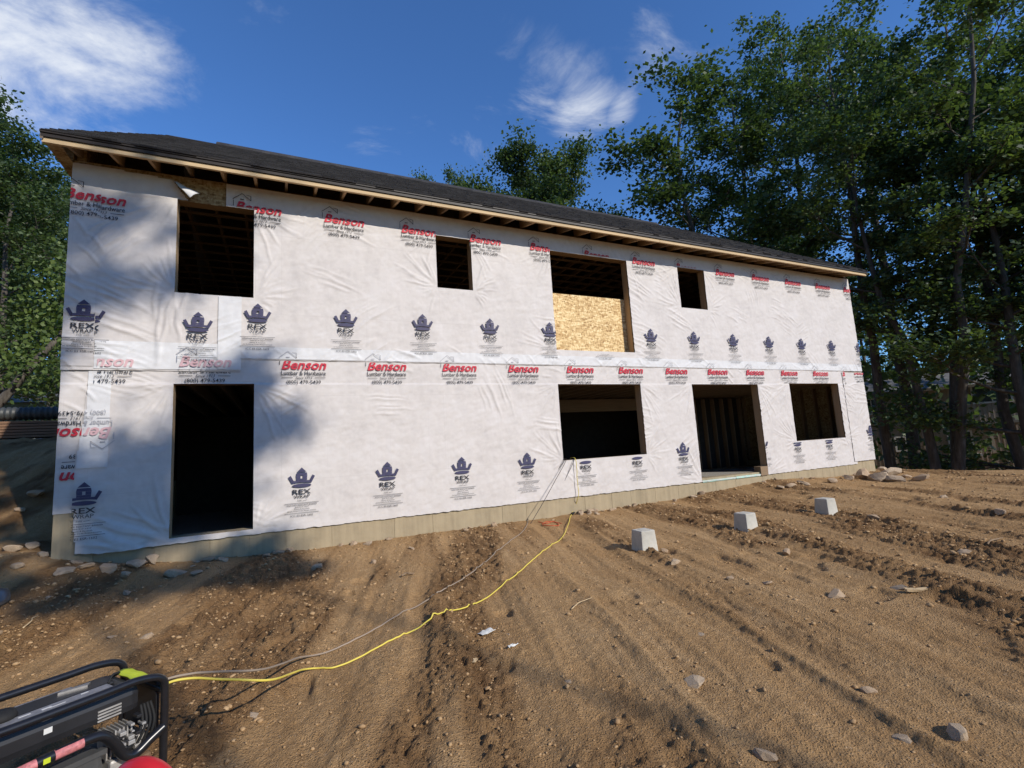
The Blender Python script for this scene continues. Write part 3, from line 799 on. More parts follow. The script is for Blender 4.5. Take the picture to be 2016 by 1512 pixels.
# the separate sheets at the left
def ppos(px, py): p = on_wall(px, py); return p[0], p[2]
x, z = ppos(390.7, 663.7); make_print('crown', x, z, .0645, sheet_ul)
x, z = ppos(168, 643); make_print('crown', x-.01, z, .0570, sheet_ul, [('x', 1, XL)]); make_print('crown', x+.035, z-.02, yul, sheet_ul, [('x', -1, XL+.004)])
x, z = ppos(188, 410); make_print('yard', x-.02, z+.02, .0570, sheet_ul, [('x', 1, XL), ('x', -1, X0+.0)]); make_print('yard', x+.02, z, yul, sheet_ul, [('x', -1, XL+.004)])
x, z = ppos(405, 731); make_print('yard', x, z, yl, sheet_low, [('z', 1, zu(1.05))]); make_print('yard', x, z, .0570, sheet_ul, [('z', -1, zu(1.075))], inks=FADE)
x, z = ppos(205, 731); make_print('yard', x, z, .0415, sheet_low, [('z', 1, zu(1.05)), ('x', -1, x-.09)]); make_print('yard', x, z, .0570, sheet_ul, [('z', -1, zu(1.075)), ('x', -1, x-.06)], inks=FADE)
x, z = ppos(163, 834); xe = on_wall(163, 834)[0]
make_print('yard', x, z, .0245, sheet_corner, [('x', 1, float(np.interp(z, LE_z, LE_x))), ('x', -1, X0)], flip=True)
make_print('yard', x, z, .0415, sheet_low, [('x', -1, float(np.interp(z, LE_z, LE_x))+.02)], flip=True, inks=FADE)
x, z = ppos(184, 918); make_print('yard', x, z, .0245, sheet_corner, [('x', 1, float(np.interp(z, LE_z, LE_x))), ('x', -1, X0)], flip=True)
x, z = ppos(1692, 742); make_print('yard', x+.02, z, .0435, sheet_low, [('x', 1, X1), ('x', -1, XR2-.35), ('z', 1, ZS-.04)])
x, z = ppos(1713, 862); make_print('crown', x, z, .0435, sheet_low, [('x', 1, X1)])

# --- eaves and roof
EY, EZ = -.43, zu(3.31)                      # lower outer edge of the fascia
RAKE = .17; SL = .636
def eave_x(): return X0-RAKE, X1+.07
XA, XB = eave_x()
roof_y0, roof_z0 = -.515, EZ+.130; roof_yr = 6.1; roof_zr = roof_z0+(roof_yr-roof_y0)*SL
def roof():
    n = math.hypot(1, SL); t = .045
    b = MB(); off = Vector((0, -SL/n, 1/n))
    for sgn in (0, 1):
        def P(y, z): return (y, z) if not sgn else (2*roof_yr-y, z)
        b.prism([P(roof_y0+.03, roof_z0+.01-t), P(roof_yr, roof_zr-t), P(roof_yr, roof_zr-.004), P(roof_y0+.03, roof_z0+.015)], 'x', XA+.03, XB-.03)
    r = b.build('roof', M['framing'], house)
    # shingle courses, each lapping the one below
    L = math.hypot(roof_yr-roof_y0, roof_zr-roof_z0); ex = .145; nc = int(L/ex)
    d = np.array([1/n, SL/n]); nn = np.array([-SL/n, 1/n]); g = np.random.default_rng(4)
    for side in (0, 1):
        if side: nc2 = 1
        for i in range(nc if side == 0 else 0):
            a0 = np.array([roof_y0, roof_z0])+d*(i*ex-.01); a1 = np.array([roof_y0, roof_z0])+d*min(L, (i+1)*ex+.06)
            o = nn*.016
            xs = [XA]
            while xs[-1] < XB: xs.append(min(XB, xs[-1]+g.uniform(.12, .3)))
            V = []; F = []
            for j in range(len(xs)-1):                # dimensional tabs of uneven thickness
                th = g.choice([.012, .020]); dr = g.choice([0, .012])
                lo = a0+nn*.004+d*dr; hi = a1+nn*.004
                k = len(V); xa, xb = xs[j]+.003, xs[j+1]-.003
                for xx in (xa, xb):
                    V += [(xx, *(lo)), (xx, *(lo+nn*th)), (xx, *(hi+nn*.004)), (xx, *hi)]
                F += [(k, k+1, k+2, k+3), (k+4, k+7, k+6, k+5), (k, k+4, k+5, k+1), (k+1, k+5, k+6, k+2), (k+2, k+6, k+7, k+3), (k+3, k+7, k+4, k)]
            me = bpy.data.meshes.new('shingle_course'); me.from_pydata(V, [], F); me.update()
            link('shingle_course', me, M['shingle'], r)
    MB().prism([(2*roof_yr-roof_y0, roof_z0), (roof_yr, roof_zr+.005), (roof_yr, roof_zr+.03), (2*roof_yr-roof_y0-.02, roof_z0+.03)], 'x', XA, XB).build('rear_shingles', M['shingle'], r)
    MB().prism([(roof_yr-.16, roof_zr-.08), (roof_yr, roof_zr+.055), (roof_yr+.16, roof_zr-.08), (roof_yr+.16, roof_zr-.04), (roof_yr, roof_zr+.095), (roof_yr-.16, roof_zr-.04)], 'x', XA+1.1, XB-1.0).build('ridge_vent', M['shingle'], r)
    # fascia: bright sub-fascia, dark upper board, drip edge
    x = XA+.0; g = random.Random(5)
    while x < XB-.05:
        w = min(4.88, XB-x); MB().box(x+.001, x+w-.002, EY-.04, EY, EZ, EZ+.06).build('fascia_board', M['pine'], r, .003); x += w
    MB().box(XA-.005, XB+.005, EY-.062, EY-.002, EZ+.062, EZ+.128).build('upper_fascia', M['dark_trim'], r, .003)
    MB().box(XA-.012, XB+.012, EY-.078, EY-.064, EZ+.112, EZ+.142).build('drip_edge', M['dark_trim'], r)
    # rake boards and boxed return at both ends
    for x0, x1 in ((XA-.01, XA+.02), (XB-.02, XB+.01)):
        yb = roof_yr; zb = roof_zr
        MB().prism([(EY-.06, EZ+.03), (EY-.06, EZ+.125), (yb, zb-.02), (yb, zb-.17)], 'x', x0, x1).build('rake_board', M['board_grey'], r)
    MB().box(XA+.021, X0-.002, EY+.001, -.001+.6, EZ+.012, EZ+.024).build('soffit_return', M['osb_dull'], r)
    MB().prism([(-.02, EZ+.03), (-.02, 5.90), (.6, 6.29), (.6, EZ+.03)], 'x', XA+.022, X0-.003).build('return_end', M['osb_dull'], r)
    for i in range(60):                              # rafter tails
        x = X0+.05+i*.4125
        if x > X1: break
        MB().prism([(EY+.001, EZ+.006), (EY+.001, EZ+.06), (.15, EZ+.06+(.15-EY)*SL), (.15, EZ+.006+(.15-EY)*.25)], 'x', x, x+.038).build('rafter_tail', M['pine_y' if i % 3 else 'framing'], house)
roof()

# ------------------------------------------------------------------ piers
def piers():
    lab = ('nearest to camera of three concrete deck footings on the bare soil', 'middle of the three concrete deck footings in the row', 'farthest of three concrete deck footings, closest to the stone pile')
    for i, (px, py) in enumerate(((1267, 1087), (1472, 1047), (1633, 1014))):
        p = on_ground(px, py); b, t, h = .116, .100, .245
        z = p[2]
        mb = MB(); v = []
        for (r, zz) in ((b, -.12), (b, 0), (t, h)):
            v += [(-r, -r, zz), (r, -r, zz), (r, r, zz), (-r, r, zz)]
        f = [(8, 9, 10, 11), (3, 2, 1, 0)]
        for k in (0, 4): f += [(k+j, k+(j+1) % 4, k+4+(j+1) % 4, k+4+j) for j in range(4)]
        mb.add(v, f)
        root = empty('deck_footing', (p[0]+b, p[1]+b, z-.01), lab[i], 'footing', 'deck footings in a row')
        root.rotation_euler = (0, 0, math.radians((-3, 1, -2)[i]))
        mb.build('footing_block', M['pier'], root, .014)
        MB().box(-.05, .05, -.05, .05, h-.006, h+.003).build('post_recess', M['pier'], root, .002)
piers()
# ------------------------------------------------------------------ stones, clods
def rock_mesh(seed, flat=.6, ang=1.0):
    bm = bmesh.new(); bmesh.ops.create_icosphere(bm, subdivisions=2, radius=1.15)
    r = np.random.default_rng(seed); pl = [(Vector(r.normal(size=3)).normalized(), r.uniform(.5, .8)) for _ in range(12)]
    for v in bm.verts:
        p = v.co.copy()
        for n, d in pl:
            k = p.dot(n)
            if k > d: p -= n*(k-d)*ang
        p *= 1+r.normal(0, .05); p.z *= flat; v.co = p
    me = bpy.data.meshes.new('stone'); bm.to_mesh(me); bm.free(); me.materials.append(M['stone']); return me
ROCKS = [rock_mesh(i, f) for i, f in enumerate((.7, .8, .62, .9, .55, .75))]
ALLROCK = []
ORD = 'first second third fourth fifth sixth seventh eighth ninth tenth eleventh twelfth thirteenth fourteenth fifteenth sixteenth seventeenth eighteenth nineteenth twentieth twenty-first twenty-second twenty-third twenty-fourth twenty-fifth twenty-sixth twenty-seventh twenty-eighth twenty-ninth thirtieth'.split()
def rock(x, y, size, label, group=None, sink=.25, asp=1.0, k=None):
    o = bpy.data.objects.new('stone', ROCKS[rnd.randrange(6) if k is None else k]); C.objects.link(o)
    o.scale = (size*asp, size, size*rnd.uniform(.8, 1.15)); o.rotation_euler = (rnd.uniform(-.3, .3), rnd.uniform(-.3, .3), rnd.uniform(0, 6.3))
    o.location = (x, y, gz1(x, y)+size*.5*(1-sink)-.01); tag(o, label, 'stone', group); ALLROCK.append(o); o['_d'] = (x/(y+DIST+.01))
def stones():
    # rubble along the foot of the foundation
    for i in range(46):
        x = rnd.uniform(-2.2, 13.8); y = -abs(rnd.gauss(.08, .09))-.05
        rock(x, y, rnd.uniform(.03, .075), 'small loose stone lying at the foot of the concrete foundation', 'loose stones along the foundation', asp=rnd.uniform(1, 1.7))
    for px, py, s, a in ((128, 1128, .10, 1.5), (270, 1117, .12, 1.4), (300, 1108, .09, 1), (340, 1135, .10, 1.7), (215, 1125, .09, 1.5), (405, 1098, .13, 1.2), (385, 1130, .07, 1.4), (165, 1120, .08, 1.3), (245, 1140, .06, 1), (440, 1105, .07, 1.2)):
        p = on_ground(px, py); rock(p[0], p[1], s, 'fist to head sized stone beneath the left doorway', 'stones below the left doorway', asp=a)
    for px, py, s in ((60, 1078, .09), (20, 1085, .10), (75, 975, .13), (40, 1008, .08), (85, 1095, .07), (30, 1120, .07)):
        p = on_ground(px, py); rock(p[0], p[1], s, 'pale stone lying on the earth bank left of the house', 'stones on the left bank')
    big = [(1703, 941, .20, 1.2), (1732, 946, .22, 1.5), (1757, 935, .26, 1.2), (1765, 947, .16, 1.9), (1811, 946, .15, 1.4), (1690, 938, .15, 1.4), (1672, 944, .14, 1.5), (1640, 950, .12, 1.5), (1740, 930, .15, 1), (1787, 940, .10, 1.3), (1585, 955, .12, 1.5), (1560, 958, .10, 1.6), (1535, 962, .09, 1.4)]
    for px, py, s, a in big:
        p = on_ground(px, py); rock(p[0], p[1], s*.9, 'stone in the rubble at the right end of the house', 'rubble at the right corner', asp=a)
    for px, py, s, a in ((1365, 1350, .055, 1.6), (1650, 1175, .07, 1.5), (1510, 1150, .05, 1.3), (1440, 1140, .05, 1), (1770, 1160, .05, 2), (1900, 1090, .05, 2), (1715, 1365, .045, 1.3), (1780, 1460, .04, 1.2), (1500, 1495, .05, 1.2), (1885, 1450, .05, 1.6),
                        (1380, 1250, .03, 1.6), (1120, 1345, .025, 1), (1000, 1250, .02, 2), (620, 1120, .06, 1.5), (810, 1080, .05, 1.6), (735, 1110, .05, 1.4), (250, 1170, .05, 1.4), (95, 1180, .03, 1), (220, 1255, .045, 1.5), (290, 1258, .04, 1.8), (500, 1410, .03, 1.4), (1720, 1020, .07, 1.6), (1970, 1010, .07, 1.8), (1860, 980, .07, 1.7), (1550, 1090, .05, 1.5), (1330, 1110, .05, 1.8), (1310, 1088, .05, 1.5)):
        p = on_ground(px, py); rock(p[0], p[1], s, 'single stone half sunk in the open tracked soil', 'stones scattered over the open soil', asp=a, sink=.5)
    for grp in sorted({o['group'] for o in ALLROCK}):       # tell them apart by size and by their order from the left
        mem = sorted([o for o in ALLROCK if o['group'] == grp], key=lambda o: o['_d'])
        if len(mem) > 30: continue
        for i, o in enumerate(mem):
            z = o.scale[1]; w = 'large' if z > .12 else 'fist-sized' if z > .065 else 'small'
            o['label'] = '%s stone, %s from the left among the %s' % (w, ORD[i], grp)
    for o in ALLROCK: del o['_d']
    # countless clods and pebbles
    V = []; F = []; n = 0
    ico = bmesh.new(); bmesh.ops.create_icosphere(ico, subdivisions=1, radius=1); iv = np.array([v.co[:] for v in ico.verts]); iF = np.array([[v.index for v in f.verts] for f in ico.faces]); ico.free()
    g = np.random.default_rng(8); N = 13000
    x = g.uniform(-3, 15, N*4); y = -g.uniform(.0, 1, N*4)**1.0*7.0+.1
    near = 1/(1+.16*np.hypot(x, y+DIST)); u = math.cos(GD)*x+math.sin(GD)*y; v = -math.sin(GD)*x+math.cos(GD)*y
    dens = sst(.48, .64, fbm(u*2.1+4, v*.28, 41, 3))*.8+.2
    ok = g.random(N*4) < dens*near*1.6; x = x[ok][:N]; y = y[ok][:N]; K = len(x); z = gz(x, y)
    s = np.exp(g.normal(math.log(.0048), .5, K)).clip(.0025, .016)*(.75+.13*np.hypot(x, y+DIST))
    rot = g.uniform(0, 6.28, K); c, sn = np.cos(rot), np.sin(rot); ax = g.uniform(.7, 1.5, K); az = g.uniform(.45, .8, K)
    P = iv[None]*(1+g.normal(0, .24, (K, len(iv), 1))); P = P*np.stack([s*ax, s, s*az], 1)[:, None]
    Q = np.stack([P[..., 0]*c[:, None]-P[..., 1]*sn[:, None], P[..., 0]*sn[:, None]+P[..., 1]*c[:, None], P[..., 2]], -1)+np.stack([x, y, z+s*.25], 1)[:, None]
    FF = iF[None]+(np.arange(K)*len(iv))[:, None, None]
    o = link('soil_clods', mesh_np('soil_clods', Q.reshape(-1, 3), FF.reshape(-1, 3)), M['clod'])
    tag(o, 'loose crumbs of soil and pebbles strewn over the ground', 'soil', kind='stuff')
stones()

# ------------------------------------------------------------------ cords
def smooth(P, n=10):
    P = [Vector(p) for p in P]; out = []
    for i in range(len(P)-1):
        a, b, c, d = P[max(i-1, 0)], P[i], P[i+1], P[min(i+2, len(P)-1)]
        for k in range(n):
            t = k/n; out.append(.5*((2*b)+(c-a)*t+(2*a-5*b+4*c-d)*t*t+(3*b-a-3*c+d)*t**3))
    return out+[P[-1]]
def cord(name, pts, rad, mat, label, wig=0.0):
    # pts: ('g', px, py) on the ground, or xyz
    P = []; gnd = []
    for p in pts:
        if p[0] == 'g':
            v = ray(p[1], p[2]); ts = np.arange(1, 30, .01); R = CAMP[None]+ts[:, None]*v[None]
            q = R[np.nonzero(R[:, 2] < gbase(R[:, 0], R[:, 1])-.01)[0][0]]; P.append((q[0], q[1], q[2]+rad)); gnd.append(True)
        else: P.append(p); gnd.append(False)
    Q = smooth(P, 14)
    if wig:
        for i, q in enumerate(Q):
            if 14 < i < len(Q)-14: q.x += wig*math.sin(i*.31+1)+wig*.6*math.sin(i*.83)
    G = np.array([gz1(q.x, q.y) for q in Q])+rad*.9; n = len(Q); k = 7
    Gs = np.array([max(G[i], G[max(0, i-k):i+k+1].mean()+.004) for i in range(n)]); Gs = np.convolve(np.pad(Gs, 2, mode='edge'), np.ones(5)/5, 'valid')
    for i, q in enumerate(Q):
        on = gnd[min(len(gnd)-1, i//14)] and gnd[min(len(gnd)-1, i//14+1)]
        if q.y < -.05 and (on or q.z < Gs[i]): q.z = Gs[i]
    zz = [q.z for q in Q]
    for i in range(30, n-4):
        if Q[i].y < -.3: Q[i].z = max(G[i]+.001, Gs[i]-.004, sum(zz[i-4:i+5])/len(zz[i-4:i+5]))
    o = MB().tube(Q, rad, 7).build(name, mat); tag(o, label, 'cord'); return o
WS = OP['w5'][2]
def cords(G):
    """G: plug position on the generator"""
    g = Vector(G)
    s1 = on_wall(1108, 911); s2 = on_wall(1130, 908)
    cord('power_cord', [(s2[0], .12, WS+.03), (s2[0], -.055, WS+.012), (s2[0]-.005, -.075, WS-.3), (s2[0]-.01, -.07, .55), ('g', 1126, 1012), ('g', 1110, 1052), ('g', 1085, 1075), ('g', 1035, 1118), ('g', 1000, 1145), ('g', 950, 1180), ('g', 905, 1205), ('g', 850, 1233), ('g', 790, 1262), ('g', 720, 1293), ('g', 660, 1318), Vector(on_ground(600, 1340))+Vector((0, 0, .06)), g+Vector((.42, .0, -.08)), g+Vector((.10, .03, -.01)), g], .0060, M['yellow_cord'], 'yellow extension cord running from the generator to the window', .004)
    cord('power_cord', [('g', 1040, 1022), ('g', 1035, 1040), ('g', 1015, 1062), ('g', 975, 1095), ('g', 930, 1130), ('g', 880, 1165), ('g', 820, 1200), ('g', 760, 1232), ('g', 700, 1262), ('g', 650, 1285), Vector(on_ground(590, 1312))+Vector((0, 0, .05)), g+Vector((.40, .10, -.06)), g+Vector((.10, .06, .0)), g+Vector((0, .03, .01))], .0060, M['grey_cord'], 'dusty grey extension cord lying left of the yellow one', .006)
    for i, (a, b, lab) in enumerate((((1108, 911), (1030, 1022), 'leftmost black cord hanging taut from the window sill'), ((1112, 911), (1046, 1030), 'middle black cord hanging taut from the window sill'), ((1128, 909), (1076, 1020), 'right black cord hanging taut from the window sill'))):
        p = on_wall(*a); q = on_ground(*b); e = Vector((p[0], -.05, WS+.005)); f = Vector((q[0], q[1], q[2]+.01))
        cord('power_cord', [(p[0], .1, WS+.02), e, e.lerp(f, .33)-Vector((0, 0, .015)), e.lerp(f, .66)-Vector((0, 0, .02)), f, f+Vector((-.03, -.05, .0))], .005, M['black_cord'], lab)
    pts = [('g', *q) for q in ((1060, 1025), (1075, 1029), (1090, 1023), (1100, 1030), (1085, 1034), (1068, 1031), (1080, 1024), (1105, 1026))]
    cord('power_cord', pts, .006, M['orange_cord'], 'tangled orange cord on the soil below the window')
    for px, py, lab in ((1075, 1020, 'black plug joint on the soil below the window sill'), (1128, 1013, 'small dark plug joint beside the foundation under the window')):
        q = on_ground(px, py); e = empty('cord_plug', (q[0], q[1], q[2]+.02), lab, 'plug')
        MB().lathe([(0, -.05), (.022, -.05), (.025, -.02), (.022, .03), (.012, .05), (0, .05)], ax=(.8, .5, .1), n=10).build('plug_body', M['black_rubber'], e)
        MB().lathe([(0, .05), (.009, .05), (.008, .09), (0, .09)], ax=(.8, .5, .1), n=8).build('strain_relief', M['black_rubber'], e)

# ------------------------------------------------------------------ generator
def generator():
    ztop = EYE-.885
    P0 = Vector(at_z(246, 1292, ztop)); Pn = Vector(at_z(326, 1320, ztop))
    e2 = (Pn-P0); e2.z = 0; wid = e2.length; e2.normalize(); e1 = Vector((e2.y, -e2.x, 0))
    if e1.x > 0: e1 = -e1
    gzb = gz1(P0.x-.3, P0.y-.3)-.005; H = ztop-gzb
    root = empty('generator', (P0.x, P0.y, gzb), 'black tube-framed portable generator with yellow-green end strap', 'generator')
    Mx = Matrix.Identity(4)
    for i in range(3): Mx[i][0] = e1[i]; Mx[i][1] = e2[i]
    Mx[2][2] = 1
    root.matrix_world = Matrix.Translation((P0.x, P0.y, gzb)) @ Mx
    L = .76; Wd = wid
    T = M['black_tube']; r = .0155
    def tube(nm, pts, rad=r, mat=T, n=10, sub=6):
        return MB().tube(smooth(pts, sub), rad, n).build(nm, mat, root)
    def loop(b):     # side hoop: foot - post - top rail - post - foot
        c = .10
        return [(0, b, .03), (0, b, H*.5), (0, b, H-c-.02), (.012, b, H-.03), (c, b, H), (L*.3, b, H+.0), (L*.6, b, H), (L-c, b, H), (L-.012, b, H-.03), (L, b, H-c-.02), (L, b, H*.5), (L, b, .03)]
    tube('frame_hoop', loop(0)); tube('frame_hoop', loop(Wd))
    for a in (0, L):
        tube('cross_tube', [(a, .0, H*.93-.04), (a, Wd*.5, H*.93-.04), (a, Wd, H*.93-.04)]); tube('cross_tube', [(a, 0, .06), (a, Wd*.5, .06), (a, Wd, .06)])
    for b in (0, Wd): tube('base_rail', [(0, b, .06), (L*.5, b, .06), (L, b, .06)])
    # end panel with the bright strap
    MB().box(-.004, .012, .05, Wd-.05, H*.52, H-.05).build('end_panel', M['black_plastic'], root, .008)
    st = MB(); n = 8; V = []
    for j in range(n+1):
        b = .10+(Wd-.16)*j/n
        prof = [(.075, H-.026), (.045, H-.022), (.015, H-.03), (-.012, H-.055), (-.020, H-.10)]
        for a, z in prof: V.append((a+.002*math.sin(j*1.3), b, z+.0015*math.sin(j*2.1)))
    F = [(j*5+i, j*5+i+1, (j+1)*5+i+1, (j+1)*5+i) for j in range(n) for i in range(4)]
    so = st.add(V, F, True).build('end_strap', M['tape'], root); q = so.modifiers.new('t', 'SOLIDIFY'); q.thickness = .006
    # tank: wide low body with a raised panel
    tk = MB().box(.07, L-.06, .045, Wd-.055, H-.135, H-.035).build('fuel_tank', M['black_plastic'], root, .03)
    MB().box(.12, L-.12, .10, Wd-.17, H-.0345, H-.022).build('tank_panel', M['black_plastic'], tk, .008)
    MB().lathe([(0, 0), (.045, 0), (.048, .012), (.04, .03), (0, .032)], (L*.62, Wd*.5, H-.024), n=20).build('fuel_cap', M['black_rubber'], tk)
    MB().box(.22, .52, .062, .082, H-.034, H-.0325).build('sticker', M['sticker_grey'], tk)
    MB().box(.15, .52, Wd*.5+.03, Wd*.5+.09, H-.0218, H-.0205).build('sticker', M['sticker_grey'], tk)
    for a, b, w, h in ((.40, .62, .035, .008), (.34, .63, .03, .012), (.22, .6, .025, .008), (.30, .66, .05, .005)):
        MB().box(a, a+w, Wd*b, Wd*b+h, H-.0203, H-.0195).build('sticker', M['sticker'], tk)
    MB().prism([(.18, Wd*.37), (.27, Wd*.34), (.29, Wd*.37), (.20, Wd*.44)], 'z', H-.0218, H-.014).build('fuel_gauge', M['steel'], tk)
    MB().tube(smooth([(.12, Wd*.45, H-.02), (.10, Wd*.52, H+.0), (.13, Wd*.56, H+.005), (.15, Wd*.6, H-.018)], 5), .005, 6).build('vent_hose', M['black_rubber'], tk)
    MB().box(.36, .385, Wd-.0545, Wd-.0535, H-.085, H-.065).build('sticker', M['sticker'], tk)
    for i in range(4): MB().box(.14, .22, Wd-.0545, Wd-.050, H-.085-.012*i, H-.079-.012*i).build('louvre', M['alu'], tk)
    # near-side bent guard tube with its red warning strip
    gb = Wd+.005; G0 = H-.15
    tube('guard_tube', [(L+.03, gb, G0-.03), (L*.75, gb, G0-.012), (.40, gb, G0), (.27, gb, G0+.004), (.215, gb, G0-.010), (.175, gb, G0-.065), (.145, gb, G0-.115), (.105, gb, G0-.13), (.05, gb, G0-.10), (.0, gb, G0-.075)], .019, T, 12, 8)
    MB().tube([(.58, gb+.0025, G0-.011), (.42, gb+.0025, G0-.001)], .0188, 12, False).build('warning_sticker', M['sticker_red'], root)
    MB().tube([(.37, gb+.0025, G0+.0012), (.285, gb+.0025, G0+.0035)], .0188, 12, False).build('warning_sticker', M['sticker_red'], root)
    MB().box(.385, .405, gb+.0195, gb+.021, G0-.008, G0+.010).build('sticker', M['tape'], root)
    # engine
    eng = MB().box(.03, .20, .10, Wd-.09, .09, H*.56).build('engine_block', M['dark_grey'], root, .02)
    for i in range(7): MB().box(.10+.014*i, .105+.014*i, Wd-.13, Wd-.045, H*.50, H*.68).build('cooling_fin', M['alu'], eng)
    MB().box(.10, .18, Wd-.12, Wd-.03, H*.36, H*.49).build('cylinder_head', M['alu'], eng, .012)
    MB().lathe([(0, 0), (.025, 0), (.03, .03), (.015, .05), (0, .05)], (.07, Wd-.09, H*.55), (0, 1, 0), 14).build('carburettor', M['alu'], eng)
    MB().box(.025, .09, Wd-.16, Wd-.04, H*.12, H*.42).build('air_filter_box', M['brown_paint'], root, .012)
    for k in range(22):
        a = .03+rnd.uniform(0, .15); z = H*rnd.uniform(.50, .74); w = rnd.uniform(.006, .016)
        MB().box(a, a+w*1.6, Wd-.055, Wd-.03+rnd.uniform(0, .02), z, z+w).build('linkage', M['alu' if k % 3 else 'black_plastic'], eng, .002)
    for k in range(4):
        MB().tube(smooth([(.03+.012*k, Wd-.06, H*.78), (.025+.015*k, Wd-.03, H*.66), (.04+.02*k, Wd-.03, H*.55), (.06+.02*k, Wd-.06, H*.45)], 6), .006, 6).build('wiring', M['black_rubber'], eng)
    # panel with recoil ring
    pn = MB().box(.21, .46, Wd-.11, Wd-.015, .08, H*.60).build('starter_housing', M['dark_grey'], root, .015)
    MB().bar((.20, Wd-.02, H*.60), (.47, Wd-.02, H*.60), .03, .02).build('housing_lip', M['dark_grey'], pn)
    MB().lathe([(.055, 0), (.085, 0), (.088, .008), (.08, .014), (.06, .014), (.055, .0)], (.32, Wd-.016, H*.38), (0, 1, 0), 28).build('recoil_ring', M['chrome'], pn)
    MB().lathe([(0, .004), (.05, .004), (.054, 0), (.054, -.004)], (.32, Wd-.012, H*.38), (0, 1, 0), 24).build('recoil_cover', M['black_plastic'], pn)
    MB().lathe([(0, -.16), (.11, -.16), (.12, -.1), (.12, .1), (.11, .16), (0, .16)], (.55, Wd*.38, H*.33), (1, 0, 0), 18).build('alternator', M['alu'], root)
    for a, b in ((.05, .05), (.05, Wd-.05), (L-.05, .05), (L-.05, Wd-.05)):
        MB().lathe([(0, 0), (.026, 0), (.022, .035), (0, .035)], (a, b, .012), n=12).build('rubber_foot', M['black_rubber'], root)
    mw = root.matrix_world
    # plugs sit on the far end, below the strap
    pl = []
    for b in (.30, .36):
        MB().lathe([(0, 0), (.02, 0), (.022, .02), (.016, .05), (.009, .07), (0, .07)], (-.008, Wd*b/.56*.9, H*.80), (-1, 0, -.1), 10).build('plug', M['black_rubber'], root)
    return mw @ Vector((-.075, Wd*.36/.56*.9, H*.79))
GP = generator()
cords(GP)

def gas_can():
    p = at_z(296, 1484, .62)
    z = gz1(p[0], p[1])
    root = empty('gas_can', (p[0], p[1]-.05, z), 'red plastic fuel can standing beside the generator at the picture edge', 'fuel can'); root.rotation_euler = (0, 0, math.radians(-35))
    h = .62-z
    MB().box(-.15, .15, -.10, .10, 0, h*.72).build('can_body', M['red_plastic'], root, .035)
    MB().tube(smooth([(-.11, 0, h*.70), (-.09, 0, h*.9), (-.03, 0, h*.97), (.04, 0, h*.95), (.09, 0, h*.86), (.12, 0, h*.70)], 6), [.030]*31, 12).build('can_handle', M['red_plastic'], root)
    MB().lathe([(0, 0), (.032, 0), (.034, .03), (.026, .05), (0, .05)], (.10, -.05, h*.72), n=14).build('can_cap', M['black_plastic'], root)
gas_can()

def barrow():
    # only the lip of a black tub reaches into the picture
    p = on_ground(-40, 1215); z = gz1(p[0], p[1]); top = EYE-.93
    root = empty('wheelbarrow', (p[0], p[1], z), 'black tub of a wheelbarrow cut off by the left picture edge', 'wheelbarrow')
    tip = Vector(at_depth(24, 1166, 4.0)); 
    root.location = (tip.x-.33, tip.y-.13, gz1(tip.x-.33, tip.y-.13)); root.rotation_euler = (0, 0, math.radians(111))
    hz = tip.z-root.location.z
    n = 24; V = []; 
    for r, zz in ((.20, hz-.24), (.30, hz-.03), (.33, hz), (.345, hz-.005), (.345, hz-.03), (.31, hz-.035), (.21, hz-.26)):
        for j in range(n):
            t = 2*math.pi*j/n; c, s = math.cos(t), math.sin(t); k = (abs(c)**4+abs(s)**4)**-.25
            V.append((c*k*r*1.35, s*k*r, zz))
    F = [(i*n+j, i*n+(j+1) % n, (i+1)*n+(j+1) % n, (i+1)*n+j) for i in range(6) for j in range(n)]+[tuple(range(n)), tuple(range(6*n, 7*n))]
    MB().add(V, F, True).build('tub', M['black_plastic'], root)
    for s in (-1, 1):
        MB().tube(smooth([(.62, s*.10, .18), (.3, s*.22, hz-.27), (-.4, s*.27, hz-.22), (-.85, s*.29, hz-.12)], 5), .016, 8).build('handle', M['framing'], root)
        MB().tube([(-.25, s*.25, hz-.24), (-.3, s*.26, .0)], .014, 8).build('leg', M['black_tube'], root)
    MB().lathe([(.10, -.04), (.17, -.04), (.19, 0), (.17, .04), (.10, .04), (.10, -.04)], (.62, 0, .19), (0, 1, 0), 20).build('wheel', M['black_rubber'], root)
barrow()

